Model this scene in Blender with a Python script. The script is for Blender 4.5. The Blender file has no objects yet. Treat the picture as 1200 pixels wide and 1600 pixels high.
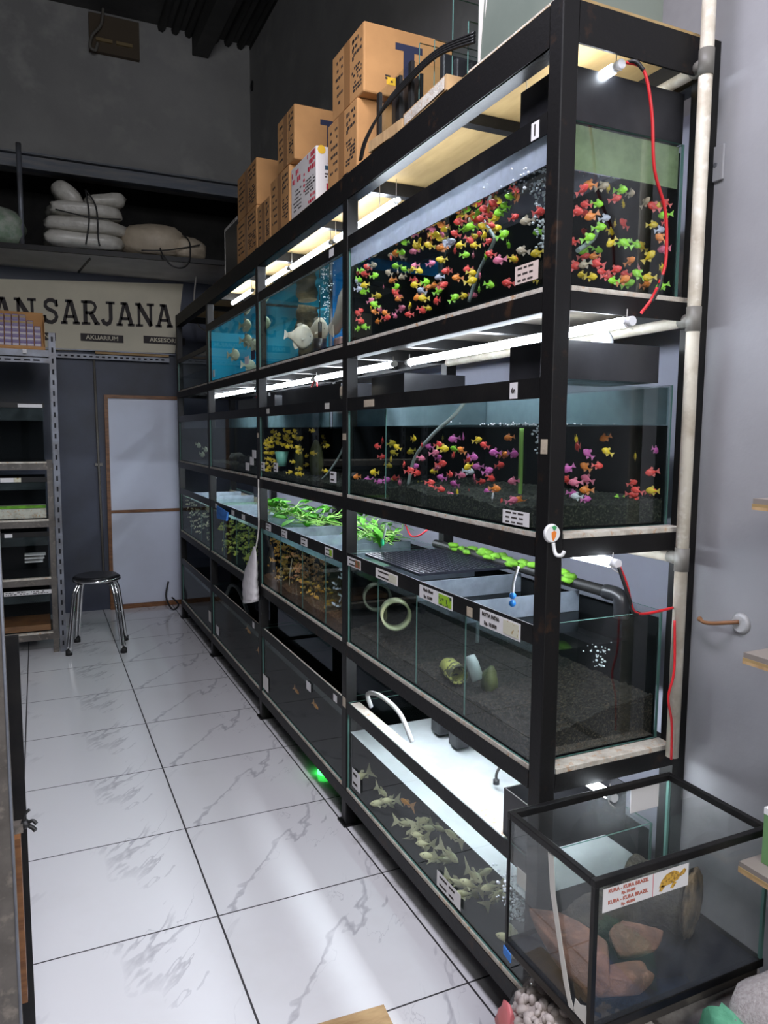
import bpy, bmesh, math, random
from mathutils import Vector, Matrix, Euler
SC = bpy.context.scene
COL = SC.collection
PI = math.pi
random.seed(11)

# ------------------------------------------------------------------ camera, world, big lights, exposure
CAM_LOC = Vector((-0.489910, -2.342730, 1.599375))
CAM_R, CAM_U, CAM_F = Vector((0.907393, -0.420216, 0.007452)), Vector((0.036921, 0.097363, 0.994564)), Vector((0.418657, 0.902186, -0.103861))
cd = bpy.data.cameras.new('camera')
cam = bpy.data.objects.new('camera', cd); COL.objects.link(cam)
mm = Matrix((CAM_R, CAM_U, -CAM_F)).transposed().to_4x4(); mm.translation = CAM_LOC
cam.matrix_world = mm
cd.sensor_fit = 'VERTICAL'; cd.sensor_height = 24.0; cd.lens = 24.0 * 1166.48 / 1600.0
cd.clip_start = 0.05; cd.clip_end = 60
SC.camera = cam
SC.view_settings.view_transform = 'Standard'
SC.view_settings.look = 'None'
SC.view_settings.gamma = 1.0
SC.view_settings.use_curve_mapping = False
SC.view_settings.exposure = 0.0
SC.cycles.transparent_max_bounces = 40
SC.cycles.max_bounces = 8
SC.cycles.caustics_reflective = False
SC.cycles.caustics_refractive = False
SC.cycles.sample_clamp_indirect = 4.0
SC.cycles.use_denoising = True

w = bpy.data.worlds.new('world'); SC.world = w; w.use_nodes = True
w.node_tree.nodes['Background'].inputs[0].default_value = (0.75, 0.82, 1.0, 1)
w.node_tree.nodes['Background'].inputs[1].default_value = 0.16

def area_light(name, loc, target, sx, sy, power, color):
    l = bpy.data.lights.new(name, 'AREA'); l.shape = 'RECTANGLE'; l.size = sx; l.size_y = sy
    l.energy = power; l.color = color
    o = bpy.data.objects.new(name, l); COL.objects.link(o); o.location = loc
    o.rotation_euler = (Vector(target) - Vector(loc)).to_track_quat('-Z', 'Y').to_euler()
    return o
area_light('shop_front_daylight', (-0.3, -4.4, 3.3), (0.1, 0.0, 0.0), 1.8, 1.4, 105, (0.97, 0.98, 1.0))
area_light('aisle_ceiling_lamp', (-0.15, -1.2, 3.6), (-0.15, -0.9, 0.0), 0.4, 1.8, 86, (0.88, 0.87, 1.0))

# ------------------------------------------------------------------ materials
MATS = {}
def nt(name):
    m = bpy.data.materials.new(name); m.use_nodes = True
    t = m.node_tree; t.nodes.clear()
    out = t.nodes.new('ShaderNodeOutputMaterial')
    MATS[name] = m
    return m, t, out
def N(t, typ, **kw):
    n = t.nodes.new(typ)
    for k, v in kw.items():
        if hasattr(n, k): setattr(n, k, v)
        else: n.inputs[k.replace('_', ' ')].default_value = v
    return n
def mixrgb(t, fac, a, b, blend='MIX'):
    n = t.nodes.new('ShaderNodeMix'); n.data_type = 'RGBA'; n.blend_type = blend
    for i, v in ((0, fac), (6, a), (7, b)):
        if isinstance(v, bpy.types.NodeSocket): t.links.new(v, n.inputs[i])
        else: n.inputs[i].default_value = v if i == 0 else (*v[:3], 1)
    return n.outputs[2]
def math_(t, op, a, b=0.0, c=0.0):
    n = t.nodes.new('ShaderNodeMath'); n.operation = op
    for i, v in enumerate((a, b, c)):
        if isinstance(v, bpy.types.NodeSocket): t.links.new(v, n.inputs[i])
        else: n.inputs[i].default_value = v
    return n.outputs[0]
def ramp(t, v, lo, hi):
    n = t.nodes.new('ShaderNodeMapRange'); n.inputs[1].default_value = lo; n.inputs[2].default_value = hi
    t.links.new(v, n.inputs[0]); return n.outputs[0]
def noise(t, scale, detail=4, rough=0.55, vec=None, dist=0.0):
    n = t.nodes.new('ShaderNodeTexNoise'); n.inputs['Scale'].default_value = scale
    n.inputs['Detail'].default_value = detail; n.inputs['Roughness'].default_value = rough
    n.inputs['Distortion'].default_value = dist
    if vec is None:
        vec = t.nodes.new('ShaderNodeNewGeometry').outputs['Position']
    t.links.new(vec, n.inputs['Vector'])
    return n.outputs['Fac']
def mat(name, c, rough=0.6, metal=0.0, c2=None, scale=6.0, lo=0.4, hi=0.65, bump=0.0, bscale=60.0, spec=0.5, stretch=None, c3=None):
    """plain painted / natural surface: colour c worn through to c2 by a noise"""
    m, t, out = nt(name)
    p = t.nodes.new('ShaderNodeBsdfPrincipled'); t.links.new(p.outputs[0], out.inputs[0])
    p.inputs['Roughness'].default_value = rough; p.inputs['Metallic'].default_value = metal
    p.inputs['Specular IOR Level'].default_value = spec
    p.inputs['Base Color'].default_value = (*c, 1)
    vec = None
    if stretch or c2 or bump:
        tc = t.nodes.new('ShaderNodeNewGeometry').outputs['Position']
        mp = t.nodes.new('ShaderNodeMapping'); mp.inputs['Scale'].default_value = stretch or (1, 1, 1)
        t.links.new(tc, mp.inputs[0]); vec = mp.outputs[0]
    if c2:
        col = mixrgb(t, ramp(t, noise(t, scale, 6, 0.6, vec), lo, hi), c, c2)
        if c3:
            col = mixrgb(t, ramp(t, noise(t, scale * 3.1, 4, 0.6, vec), 0.55, 0.7), col, c3)
        t.links.new(col, p.inputs['Base Color'])
    if bump:
        b = t.nodes.new('ShaderNodeBump'); b.inputs['Strength'].default_value = bump; b.inputs['Distance'].default_value = 0.01
        t.links.new(noise(t, bscale, 4, 0.6, vec), b.inputs['Height']); t.links.new(b.outputs[0], p.inputs['Normal'])
    return m
def glow(name, c, s):
    m, t, out = nt(name)
    e = t.nodes.new('ShaderNodeEmission'); e.inputs[0].default_value = (*c, 1); e.inputs[1].default_value = s
    t.links.new(e.outputs[0], out.inputs[0]); return m
def clear(name, tint, ior=1.45, rough=0.0, haze=None, haze_c=(0.8, 0.85, 0.85), hscale=8.0, hl=0.35, hh=0.65, hmax=1.0, gain=1.0, thru=0.5):
    """thin clear pane: transparent + fresnel gloss, with an optional diffuse film of dirt, lime, algae or painted water sheen"""
    m, t, out = nt(name)
    tr = t.nodes.new('ShaderNodeBsdfTransparent'); tr.inputs[0].default_value = (*tint, 1)
    gl = t.nodes.new('ShaderNodeBsdfGlossy'); gl.inputs['Roughness'].default_value = rough
    fr = t.nodes.new('ShaderNodeFresnel'); fr.inputs[0].default_value = ior
    mx = t.nodes.new('ShaderNodeMixShader')
    t.links.new(math_(t, 'MULTIPLY', fr.outputs[0], gain), mx.inputs[0])
    base = tr.outputs[0]
    if haze:
        df = t.nodes.new('ShaderNodeBsdfDiffuse'); df.inputs[0].default_value = (*haze_c, 1)
        tl = t.nodes.new('ShaderNodeBsdfTranslucent'); tl.inputs[0].default_value = (*haze_c, 1)
        a = t.nodes.new('ShaderNodeMixShader'); a.inputs[0].default_value = thru
        t.links.new(df.outputs[0], a.inputs[1]); t.links.new(tl.outputs[0], a.inputs[2])
        h = t.nodes.new('ShaderNodeMixShader')
        f = math_(t, 'MULTIPLY_ADD', ramp(t, noise(t, hscale, 5, 0.6), hl, hh), hmax - haze, haze)
        t.links.new(f, h.inputs[0]); t.links.new(base, h.inputs[1]); t.links.new(a.outputs[0], h.inputs[2])
        base = h.outputs[0]
    t.links.new(base, mx.inputs[1]); t.links.new(gl.outputs[0], mx.inputs[2])
    t.links.new(mx.outputs[0], out.inputs[0])
    return m

M_black = mat('black_paint', (0.006, 0.006, 0.0065), 0.45, c2=(0.013, 0.012, 0.011), scale=9, bump=0.05, spec=0.25)
M_rusty = mat('black_paint_with_rust', (0.007, 0.0065, 0.0065), 0.5, c2=(0.035, 0.018, 0.010), scale=14, lo=0.60, hi=0.72, bump=0.08, spec=0.25)
M_foam = mat('white_foam', (0.62, 0.58, 0.50), 0.9, c2=(0.36, 0.31, 0.25), scale=18, lo=0.45, hi=0.7, bump=0.3, bscale=160, c3=(0.5, 0.3, 0.16))
M_ply = mat('plywood', (0.40, 0.275, 0.12), 0.65, c2=(0.29, 0.19, 0.075), scale=4, stretch=(3, 0.6, 3))
M_darkply = mat('damp_board', (0.06, 0.05, 0.04), 0.7, c2=(0.25, 0.22, 0.17), scale=5, lo=0.5, hi=0.7)
M_glass = clear('tank_glass', (0.965, 0.985, 0.978), gain=0.15)
M_edge = mat('glass_edge', (0.12, 0.25, 0.215), 0.25)
M_clearglass = clear('turtle_tank_glass', (0.975, 0.985, 0.98), gain=0.10, haze=0.02, haze_c=(0.5, 0.52, 0.53), hscale=9, hmax=0.08)
M_water = clear('water', (0.95, 0.975, 0.97), 1.02, gain=0.0)
M_surf = clear('water_surface', (0.94, 0.97, 0.97), 1.33, rough=0.04, gain=0.8)
M_sheen = clear('painted_sheen_water_surface', (0.6, 0.7, 0.7), 1.33, rough=0.05, haze=0.62, haze_c=(0.88, 0.95, 0.97), hscale=3, hmax=0.85, thru=0.25)  # white reflection of the lit shelf and tubes, painted in as diffuse haze
M_greenwater = clear('algae_water_surface', (0.7, 0.85, 0.75), 1.33, rough=0.05, haze=0.45, haze_c=(0.55, 0.88, 0.66), hscale=5, hmax=0.75)
M_lime = clear('lime_film', (0.85, 0.9, 0.92), haze=0.7, haze_c=(0.78, 0.82, 0.95), hscale=22, hmax=0.95, gain=0.15)
M_limegreen = clear('algae_film', (0.7, 0.78, 0.6), haze=0.45, haze_c=(0.42, 0.52, 0.32), hscale=14, hmax=0.75, gain=0.15)
M_limeblue = clear('dull_blue_film', (0.6, 0.7, 0.72), haze=0.55, haze_c=(0.36, 0.50, 0.55), hscale=5, hmax=0.85, gain=0.15)
M_limedim = clear('faint_film', (0.8, 0.85, 0.85), haze=0.04, haze_c=(0.4, 0.46, 0.48), hscale=9, hmax=0.14, gain=0.15)
M_frost = clear('frosted_divider', (0.86, 0.90, 0.90), haze=0.004, haze_c=(0.3, 0.36, 0.38), hscale=7, hmax=0.02, gain=0.15)
M_frostup = clear('limed_divider_top', (0.6, 0.66, 0.7), haze=0.5, haze_c=(0.52, 0.58, 0.66), hscale=9, hmax=0.85, gain=0.15)
M_backblack = mat('black_background', (0.006, 0.007, 0.008), 0.9, spec=0.1)
M_backblue = mat('blue_background', (0.008, 0.30, 0.85), 0.8, spec=0.1, c2=(0.006, 0.22, 0.66), scale=3)
M_backteal = mat('teal_background', (0.02, 0.34, 0.55), 0.8, spec=0.1)
M_gravelblack = mat('black_gravel', (0.006, 0.009, 0.005), 0.9, c2=(0.06, 0.065, 0.04), scale=130, lo=0.52, hi=0.62, bump=1.0, bscale=170)
M_gravelbrown = mat('brown_gravel', (0.008, 0.006, 0.004), 0.9, c2=(0.09, 0.065, 0.04), scale=130, lo=0.52, hi=0.64, bump=1.0, bscale=160, c3=(0.12, 0.10, 0.075))
M_gravelred = mat('red_brown_gravel', (0.10, 0.045, 0.022), 0.9, c2=(0.22, 0.10, 0.05), scale=130, lo=0.48, hi=0.62, bump=1.0, bscale=160)
M_sump = mat('black_plastic', (0.014, 0.014, 0.016), 0.35, c2=(0.03, 0.03, 0.034), scale=5)
M_pvc = mat('old_white_pvc', (0.62, 0.57, 0.47), 0.5, c2=(0.42, 0.36, 0.27), scale=11, lo=0.45, hi=0.7, c3=(0.70, 0.66, 0.58))
M_pvcgrey = mat('grey_pvc', (0.16, 0.15, 0.13), 0.5)
M_lamp = glow('lit_tube', (0.82, 0.90, 1.0), 48.0)
M_lampbright = glow('brighter_lit_tube', (0.84, 0.92, 1.0), 72.0)
M_lampg = glow('green_indicator', (0.05, 1.0, 0.12), 6.0)
M_cap = mat('lamp_cap', (0.75, 0.76, 0.78), 0.4)
M_wire = mat('grey_wire', (0.4, 0.38, 0.35), 0.6)
M_red = mat('red_wire', (0.55, 0.015, 0.02), 0.4)
M_cable = mat('black_cable', (0.012, 0.012, 0.012), 0.5)
M_card = mat('cardboard', (0.55, 0.285, 0.105), 0.8, c2=(0.46, 0.235, 0.085), scale=5)
M_tape = mat('parcel_tape', (0.36, 0.18, 0.07), 0.3)
M_print = mat('black_print', (0.03, 0.022, 0.018), 0.8)
M_printblue = mat('dark_blue_print', (0.02, 0.024, 0.06), 0.8)
M_printred = mat('red_print', (0.55, 0.02, 0.05), 0.7)
M_paper = mat('white_paper', (0.72, 0.70, 0.69), 0.75)
M_white = mat('white_plastic', (0.80, 0.80, 0.78), 0.45)
M_whitecard = mat('white_card', (0.78, 0.74, 0.70), 0.7)
M_yellow = mat('yellow_print', (0.85, 0.5, 0.03), 0.7)
M_chrome = mat('chrome', (0.75, 0.75, 0.76), 0.12, 1.0)
M_seat = mat('black_vinyl', (0.014, 0.014, 0.016), 0.35)
M_rubber = mat('rubber', (0.01, 0.01, 0.01), 0.7)
M_steel = mat('grey_slotted_steel', (0.20, 0.215, 0.25), 0.45, 0.3, c2=(0.13, 0.13, 0.14), scale=8)
M_olddull = mat('worn_brown_steel', (0.12, 0.105, 0.09), 0.5, c2=(0.07, 0.06, 0.05), scale=9, c3=(0.2, 0.17, 0.14))
M_hole = mat('slot_hole', (0.01, 0.01, 0.012), 0.9)
M_wood = mat('brown_wood', (0.25, 0.11, 0.04), 0.5, c2=(0.14, 0.055, 0.02), scale=9, stretch=(1, 1, 6))
M_rawwood = mat('raw_board', (0.50, 0.33, 0.16), 0.75, c2=(0.36, 0.22, 0.10), scale=9, stretch=(1, 4, 1))
M_doorpanel = mat('door_panel_white', (0.66, 0.71, 0.84), 0.5, c2=(0.60, 0.64, 0.74), scale=1.4)
M_sign = mat('cream_sign', (0.66, 0.61, 0.47), 0.7, c2=(0.58, 0.54, 0.42), scale=2)
M_signtext = mat('dark_brown_lettering', (0.032, 0.026, 0.026), 0.7)
M_plasticbag = mat('white_plastic_bag', (0.62, 0.60, 0.54), 0.32, c2=(0.5, 0.48, 0.43), scale=12, bump=0.5, bscale=26)
M_sack = mat('tan_sack', (0.52, 0.44, 0.33), 0.55, c2=(0.42, 0.35, 0.26), scale=8, bump=0.5, bscale=22)
M_greenbag = mat('pale_green_bag', (0.25, 0.34, 0.24), 0.4, c2=(0.5, 0.52, 0.46), scale=10, bump=0.5, bscale=30)
M_leaf = mat('leaf_green', (0.10, 0.42, 0.03), 0.4, c2=(0.20, 0.60, 0.08), scale=12)
M_stem = mat('stem_green', (0.30, 0.55, 0.12), 0.5)
M_algae = mat('algae_green', (0.16, 0.42, 0.02), 0.8, c2=(0.10, 0.24, 0.02), scale=25)
M_bluecloth = mat('blue_cloth', (0.05, 0.21, 0.62), 0.8)
M_bubble = mat('air_bubble', (0.85, 0.9, 0.95), 0.1)
M_rock = mat('red_brown_rock', (0.20, 0.095, 0.055), 0.85, c2=(0.10, 0.055, 0.04), scale=13, bump=0.6, bscale=60, c3=(0.26, 0.14, 0.09))
M_log = mat('dark_log', (0.020, 0.020, 0.016), 0.9, c2=(0.055, 0.052, 0.035), scale=30, bump=0.7, bscale=70)
M_logend = mat('log_end', (0.17, 0.125, 0.07), 0.9, c2=(0.035, 0.03, 0.022), scale=22, bump=0.7, bscale=80)
M_pebble = mat('white_pebble', (0.66, 0.61, 0.56), 0.6, c2=(0.5, 0.45, 0.41), scale=20)
M_net = clear('clear_bag_film', (0.99, 0.97, 0.97), gain=0.4)
M_redband = mat('red_bag_edge', (0.60, 0.16, 0.17), 0.4)
M_grit = mat('grey_grit_bag', (0.40, 0.37, 0.36), 0.8, c2=(0.30, 0.27, 0.26), scale=120, bump=0.5, bscale=220)
M_greentrim = mat('green_sack_trim', (0.10, 0.34, 0.20), 0.6, bump=0.5, bscale=30)
M_bluemesh = mat('blue_woven_sack', (0.05, 0.13, 0.30), 0.7, c2=(0.10, 0.22, 0.42), scale=160)
M_greybag = mat('grey_sack', (0.36, 0.33, 0.30), 0.8, c2=(0.28, 0.25, 0.23), scale=60)
M_silicone = mat('dried_silicone', (0.62, 0.60, 0.54), 0.5)
M_frostback = mat('grey_green_glass', (0.13, 0.155, 0.13), 0.3, c2=(0.16, 0.185, 0.155), scale=3)
M_greenbox = mat('green_carton', (0.15, 0.30, 0.12), 0.5)
M_skin = None

# floor: 0.6 m white marbled tiles with dark joints
def floor_material():
    m, t, out = nt('marbled_floor_tiles')
    p = t.nodes.new('ShaderNodeBsdfPrincipled'); t.links.new(p.outputs[0], out.inputs[0])
    pos = t.nodes.new('ShaderNodeNewGeometry').outputs['Position']
    sx = t.nodes.new('ShaderNodeSeparateXYZ'); t.links.new(pos, sx.inputs[0])
    TX, TY = 0.6, 0.605
    fx = math_(t, 'DIVIDE', math_(t, 'ADD', sx.outputs[0], 60.0), TX)
    fy = math_(t, 'DIVIDE', math_(t, 'ADD', sx.outputs[1], 60.5), TY)
    ux, uy = math_(t, 'FRACT', fx), math_(t, 'FRACT', fy)
    ix, iy = math_(t, 'FLOOR', fx), math_(t, 'FLOOR', fy)
    ex = math_(t, 'MULTIPLY', math_(t, 'MINIMUM', ux, math_(t, 'SUBTRACT', 1.0, ux)), TX)
    ey = math_(t, 'MULTIPLY', math_(t, 'MINIMUM', uy, math_(t, 'SUBTRACT', 1.0, uy)), TY)
    jx = math_(t, 'LESS_THAN', ex, 0.0032); jy = math_(t, 'LESS_THAN', ey, 0.0028)
    joint = math_(t, 'MAXIMUM', jx, jy)
    # the same print on every tile, every other column shifted by one of two prints
    var = math_(t, 'FLOORED_MODULO', ix, 2.0)
    cv = t.nodes.new('ShaderNodeCombineXYZ')
    t.links.new(math_(t, 'MULTIPLY', ux, TX), cv.inputs[0]); t.links.new(math_(t, 'MULTIPLY', uy, TY), cv.inputs[1])
    t.links.new(math_(t, 'MULTIPLY', var, 3.7), cv.inputs[2])
    rot = t.nodes.new('ShaderNodeMapping'); rot.vector_type = 'TEXTURE'; rot.inputs['Rotation'].default_value = (0, 0, math.radians(58)); rot.inputs['Scale'].default_value = (1.7, 0.75, 1.0)
    t.links.new(cv.outputs[0], rot.inputs[0]); v = rot.outputs[0]
    n1 = noise(t, 1.5, 5, 0.6, v, 0.35)
    ridge = math_(t, 'ABSOLUTE', math_(t, 'SUBTRACT', n1, 0.5))
    wv = ramp(t, noise(t, 2.4, 2, 0.5, v), 0.42, 0.66)
    thr = math_(t, 'MULTIPLY_ADD', wv, 0.019, 0.003)
    vein = math_(t, 'SUBTRACT', 1.0, math_(t, 'MINIMUM', 1.0, math_(t, 'DIVIDE', ridge, thr)))
    vein = math_(t, 'MULTIPLY', vein, ramp(t, noise(t, 1.7, 2, 0.5, v), 0.45, 0.56))
    vein = math_(t, 'MULTIPLY', math_(t, 'POWER', vein, 0.5), math_(t, 'MULTIPLY_ADD', noise(t, 45, 4, 0.7, v), 1.0, 0.25))
    n2 = noise(t, 2.6, 5, 0.55, v, 0.6)
    fine = math_(t, 'SUBTRACT', 1.0, math_(t, 'MINIMUM', 1.0, math_(t, 'DIVIDE', math_(t, 'ABSOLUTE', math_(t, 'SUBTRACT', n2, 0.47)), 0.0035)))
    fine = math_(t, 'MULTIPLY', fine, math_(t, 'MULTIPLY', ramp(t, noise(t, 1.8, 2, 0.5, v), 0.5, 0.60), 0.6))
    allv = math_(t, 'MINIMUM', 1.0, math_(t, 'MAXIMUM', vein, fine))
    col = mixrgb(t, allv, (0.74, 0.73, 0.74), (0.40, 0.39, 0.42))
    dirt = ramp(t, noise(t, 1.3, 5, 0.65), 0.55, 0.8)
    col = mixrgb(t, math_(t, 'MULTIPLY', dirt, 0.25), col, (0.50, 0.47, 0.44))
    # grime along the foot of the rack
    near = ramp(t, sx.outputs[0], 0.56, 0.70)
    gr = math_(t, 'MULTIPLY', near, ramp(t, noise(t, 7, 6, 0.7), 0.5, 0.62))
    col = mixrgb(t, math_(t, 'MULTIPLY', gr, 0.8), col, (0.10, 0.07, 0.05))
    col = mixrgb(t, joint, col, (0.035, 0.032, 0.034))
    t.links.new(col, p.inputs['Base Color'])
    p.inputs['Roughness'].default_value = 0.16
    t.links.new(math_(t, 'MULTIPLY_ADD', joint, 0.6, 0.14), p.inputs['Roughness'])
    return m
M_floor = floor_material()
M_wallgrey = mat('dark_grey_plaster', (0.37, 0.365, 0.36), 0.85, c2=(0.29, 0.288, 0.285), scale=0.9, bump=0.15, bscale=25, c3=(0.41, 0.405, 0.395))
M_walllilac = mat('grey_lilac_plaster', (0.315, 0.313, 0.325), 0.8, c2=(0.265, 0.263, 0.275), scale=1.6, bump=0.1, bscale=30)
M_wallblue = mat('dark_blue_board', (0.060, 0.070, 0.105), 0.55, c2=(0.040, 0.043, 0.052), scale=1.2)
M_ceil = mat('dark_sheet_ceiling', (0.05, 0.05, 0.048), 0.8, c2=(0.08, 0.08, 0.075), scale=2)
M_brick = mat('dark_brick', (0.030, 0.029, 0.028), 0.95, c2=(0.012, 0.012, 0.012), scale=3)
M_ledge = mat('grey_white_ledge_panel', (0.60, 0.59, 0.56), 0.8, c2=(0.45, 0.44, 0.42), scale=2.2)
M_beam = mat('blue_grey_beam', (0.15, 0.17, 0.21), 0.5, c2=(0.24, 0.24, 0.245), scale=12, stretch=(0.3, 1, 3))

# ------------------------------------------------------------------ mesh helpers
def box(bm, x0, x1, y0, y1, z0, z1, mi=0):
    if x0 > x1: x0, x1 = x1, x0
    if y0 > y1: y0, y1 = y1, y0
    if z0 > z1: z0, z1 = z1, z0
    v = [bm.verts.new(p) for p in ((x0, y0, z0), (x1, y0, z0), (x1, y1, z0), (x0, y1, z0), (x0, y0, z1), (x1, y0, z1), (x1, y1, z1), (x0, y1, z1))]
    fs = []
    for f in ((3, 2, 1, 0), (4, 5, 6, 7), (0, 1, 5, 4), (1, 2, 6, 5), (2, 3, 7, 6), (3, 0, 4, 7)):
        q = bm.faces.new([v[i] for i in f]); q.material_index = mi; fs.append(q)
    return v, fs        # faces: bottom, top, -y, +x, +y, -x
def rbox(bm, x0, x1, y0, y1, z0, z1, r=0.004, mi=0, seg=2):
    v, fs = box(bm, x0, x1, y0, y1, z0, z1, mi)
    es = list({e for f in fs for e in f.edges})
    bmesh.ops.bevel(bm, geom=es, offset=r, segments=seg, affect='EDGES', profile=0.5)
    return v
def obox(bm, c, ax, ay, az, mi=0):
    """box about centre c with half-axis vectors"""
    c, ax, ay, az = Vector(c), Vector(ax), Vector(ay), Vector(az)
    v = [bm.verts.new(c + sx * ax + sy * ay + sz * az) for sz in (-1, 1) for sx, sy in ((-1, -1), (1, -1), (1, 1), (-1, 1))]
    for f in ((3, 2, 1, 0), (4, 5, 6, 7), (0, 1, 5, 4), (1, 2, 6, 5), (2, 3, 7, 6), (3, 0, 4, 7)):
        q = bm.faces.new([v[i] for i in f]); q.material_index = mi
    return v
def smooth_path(pts, n=6):
    pts = [Vector(p) for p in pts]
    if len(pts) < 3: return pts
    out = []
    for i in range(len(pts) - 1):
        p0, p1, p2, p3 = pts[max(i - 1, 0)], pts[i], pts[i + 1], pts[min(i + 2, len(pts) - 1)]
        for k in range(n):
            s = k / n
            out.append(0.5 * ((2 * p1) + (p2 - p0) * s + (2 * p0 - 5 * p1 + 4 * p2 - p3) * s * s + (3 * p1 - p0 - 3 * p2 + p3) * s ** 3))
    out.append(pts[-1]); return out
def tube(bm, pts, r, seg=10, mi=0, taper=None, cap=True):
    pts = [Vector(p) for p in pts]
    rings = []; ref = None
    for i, p in enumerate(pts):
        d = (pts[min(i + 1, len(pts) - 1)] - pts[max(i - 1, 0)]).normalized()
        if ref is None:
            ref = d.orthogonal().normalized()
        ref = (ref - d * ref.dot(d))
        ref = ref.normalized() if ref.length > 1e-6 else d.orthogonal().normalized()
        b = d.cross(ref); rr = r * (taper[i] if taper else 1.0)
        rings.append([bm.verts.new(p + (ref * math.cos(a) + b * math.sin(a)) * rr) for a in (2 * PI * k / seg for k in range(seg))])
    for a, b in zip(rings, rings[1:]):
        for k in range(seg):
            f = bm.faces.new((a[k], a[(k + 1) % seg], b[(k + 1) % seg], b[k])); f.material_index = mi; f.smooth = True
    if cap:
        for q in (rings[0][::-1], rings[-1]):
            f = bm.faces.new(q); f.material_index = mi
    return rings
def disc(bm, c, r0, r1, h, axis='z', seg=32, mi=0):
    c = Vector(c); d = {'x': Vector((1, 0, 0)), 'y': Vector((0, 1, 0)), 'z': Vector((0, 0, 1))}[axis]
    tube(bm, [c, c + d * h], r0, seg, mi, [1.0, r1 / r0])
def blob(bm, c, s, seg=16, rings=10, mi=0, amp=0.0, freq=3.0, seed=0, power=1.0, rot=None):
    """ellipsoid-like lump; power < 1 squares it off"""
    rnd = random.Random(seed); ph = [rnd.uniform(0, 6.28) for _ in range(9)]
    def sp(v): return math.copysign(abs(v) ** power, v)
    c = Vector(c); rows = []
    R3 = rot or Matrix.Identity(3)
    for i in range(rings + 1):
        th = PI * i / rings; row = []
        for k in range(seg):
            a = 2 * PI * k / seg
            d = Vector((sp(math.sin(th)) * sp(math.cos(a)), sp(math.sin(th)) * sp(math.sin(a)), sp(math.cos(th))))
            n = 1.0
            if amp:
                n += amp * (math.sin(freq * d.x + ph[0]) * math.sin(freq * d.y + ph[1]) + 0.6 * math.sin(2.3 * freq * d.z + ph[2] + 2 * d.x) * math.sin(2.1 * freq * d.y + ph[3]) + 0.4 * math.sin(4.1 * freq * d.x + ph[4]) * math.sin(4.3 * freq * d.z + ph[5] + d.y))
            row.append((d.x * s[0] * n, d.y * s[1] * n, d.z * s[2] * n))
        rows.append(row)
    top = bm.verts.new(c + R3 @ Vector(rows[0][0])); bot = bm.verts.new(c + R3 @ Vector(rows[-1][0]))
    vs = [[bm.verts.new(c + R3 @ Vector(p)) for p in row] for row in rows[1:-1]]
    for k in range(seg):
        f = bm.faces.new((top, vs[0][k], vs[0][(k + 1) % seg])); f.material_index = mi; f.smooth = True
        f = bm.faces.new((vs[-1][(k + 1) % seg], vs[-1][k], bot)); f.material_index = mi; f.smooth = True
    for a, b in zip(vs, vs[1:]):
        for k in range(seg):
            f = bm.faces.new((a[k], b[k], b[(k + 1) % seg], a[(k + 1) % seg])); f.material_index = mi; f.smooth = True
def prism(bm, pts, nvec, mi=0):
    """closed outline (list of 3d points) given a thickness nvec"""
    nvec = Vector(nvec)
    a = [bm.verts.new(Vector(p)) for p in pts]; b = [bm.verts.new(Vector(p) + nvec) for p in pts]
    n = len(pts)
    for q in (a[::-1], b):
        f = bm.faces.new(q); f.material_index = mi
    for i in range(n):
        f = bm.faces.new((a[i], a[(i + 1) % n], b[(i + 1) % n], b[i])); f.material_index = mi

def obj(name, bm, m, parent=None, smooth=False):
    bmesh.ops.recalc_face_normals(bm, faces=bm.faces)
    me = bpy.data.meshes.new(name); bm.to_mesh(me); bm.free()
    for q in (m if isinstance(m, (list, tuple)) else [m]): me.materials.append(q)
    if smooth:
        for p in me.polygons: p.use_smooth = True
    o = bpy.data.objects.new(name, me); COL.objects.link(o)
    if parent: attach(o, parent)
    return o
def chain_inv(p):
    m = Matrix.Identity(4)
    while p is not None:
        m = m @ (p.matrix_basis.inverted() if p.parent is None else Matrix.Identity(4)); p = p.parent
    return m
def attach(o, parent):
    o.parent = parent
    top = parent
    while top.parent: top = top.parent
    o.matrix_parent_inverse = top.matrix_basis.inverted() if parent is top and parent.type == 'EMPTY' else Matrix.Identity(4)
def thing(name, label, cat, loc=(0, 0, 0), group=None):
    o = bpy.data.objects.new(name, None); COL.objects.link(o)
    o.empty_display_size = 0.05; o.location = loc
    o['label'] = label; o['category'] = cat
    if group: o['group'] = group
    return o
def tag(o, label, cat, group=None, kind=None):
    o['label'] = label; o['category'] = cat
    if group: o['group'] = group
    if kind: o['kind'] = kind
    return o
def struct(name, bm, m, parent=None, label=None, cat=None):
    o = obj(name, bm, m, parent)
    if parent is None:
        o['kind'] = 'structure'
        if label: o['label'] = label
        if cat: o['category'] = cat
    return o
def part(name, m, parent, build, label=None, smooth=False):
    bm = bmesh.new(); build(bm); o = obj(name, bm, m, parent, smooth)
    if label: o['label'] = label
    return o
def P_box(name, m, parent, *a, label=None, r=0.0):
    return part(name, m, parent, (lambda bm: rbox(bm, *a, r=r)) if r else (lambda bm: box(bm, *a)), label)
FACE_X = Matrix(((0, 0, -1), (-1, 0, 0), (0, 1, 0)))     # lettering that faces -x (the aisle)
FACE_Y = Matrix(((1, 0, 0), (0, 0, -1), (0, 1, 0)))      # lettering that faces -y (the camera)
FONT = {}
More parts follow.
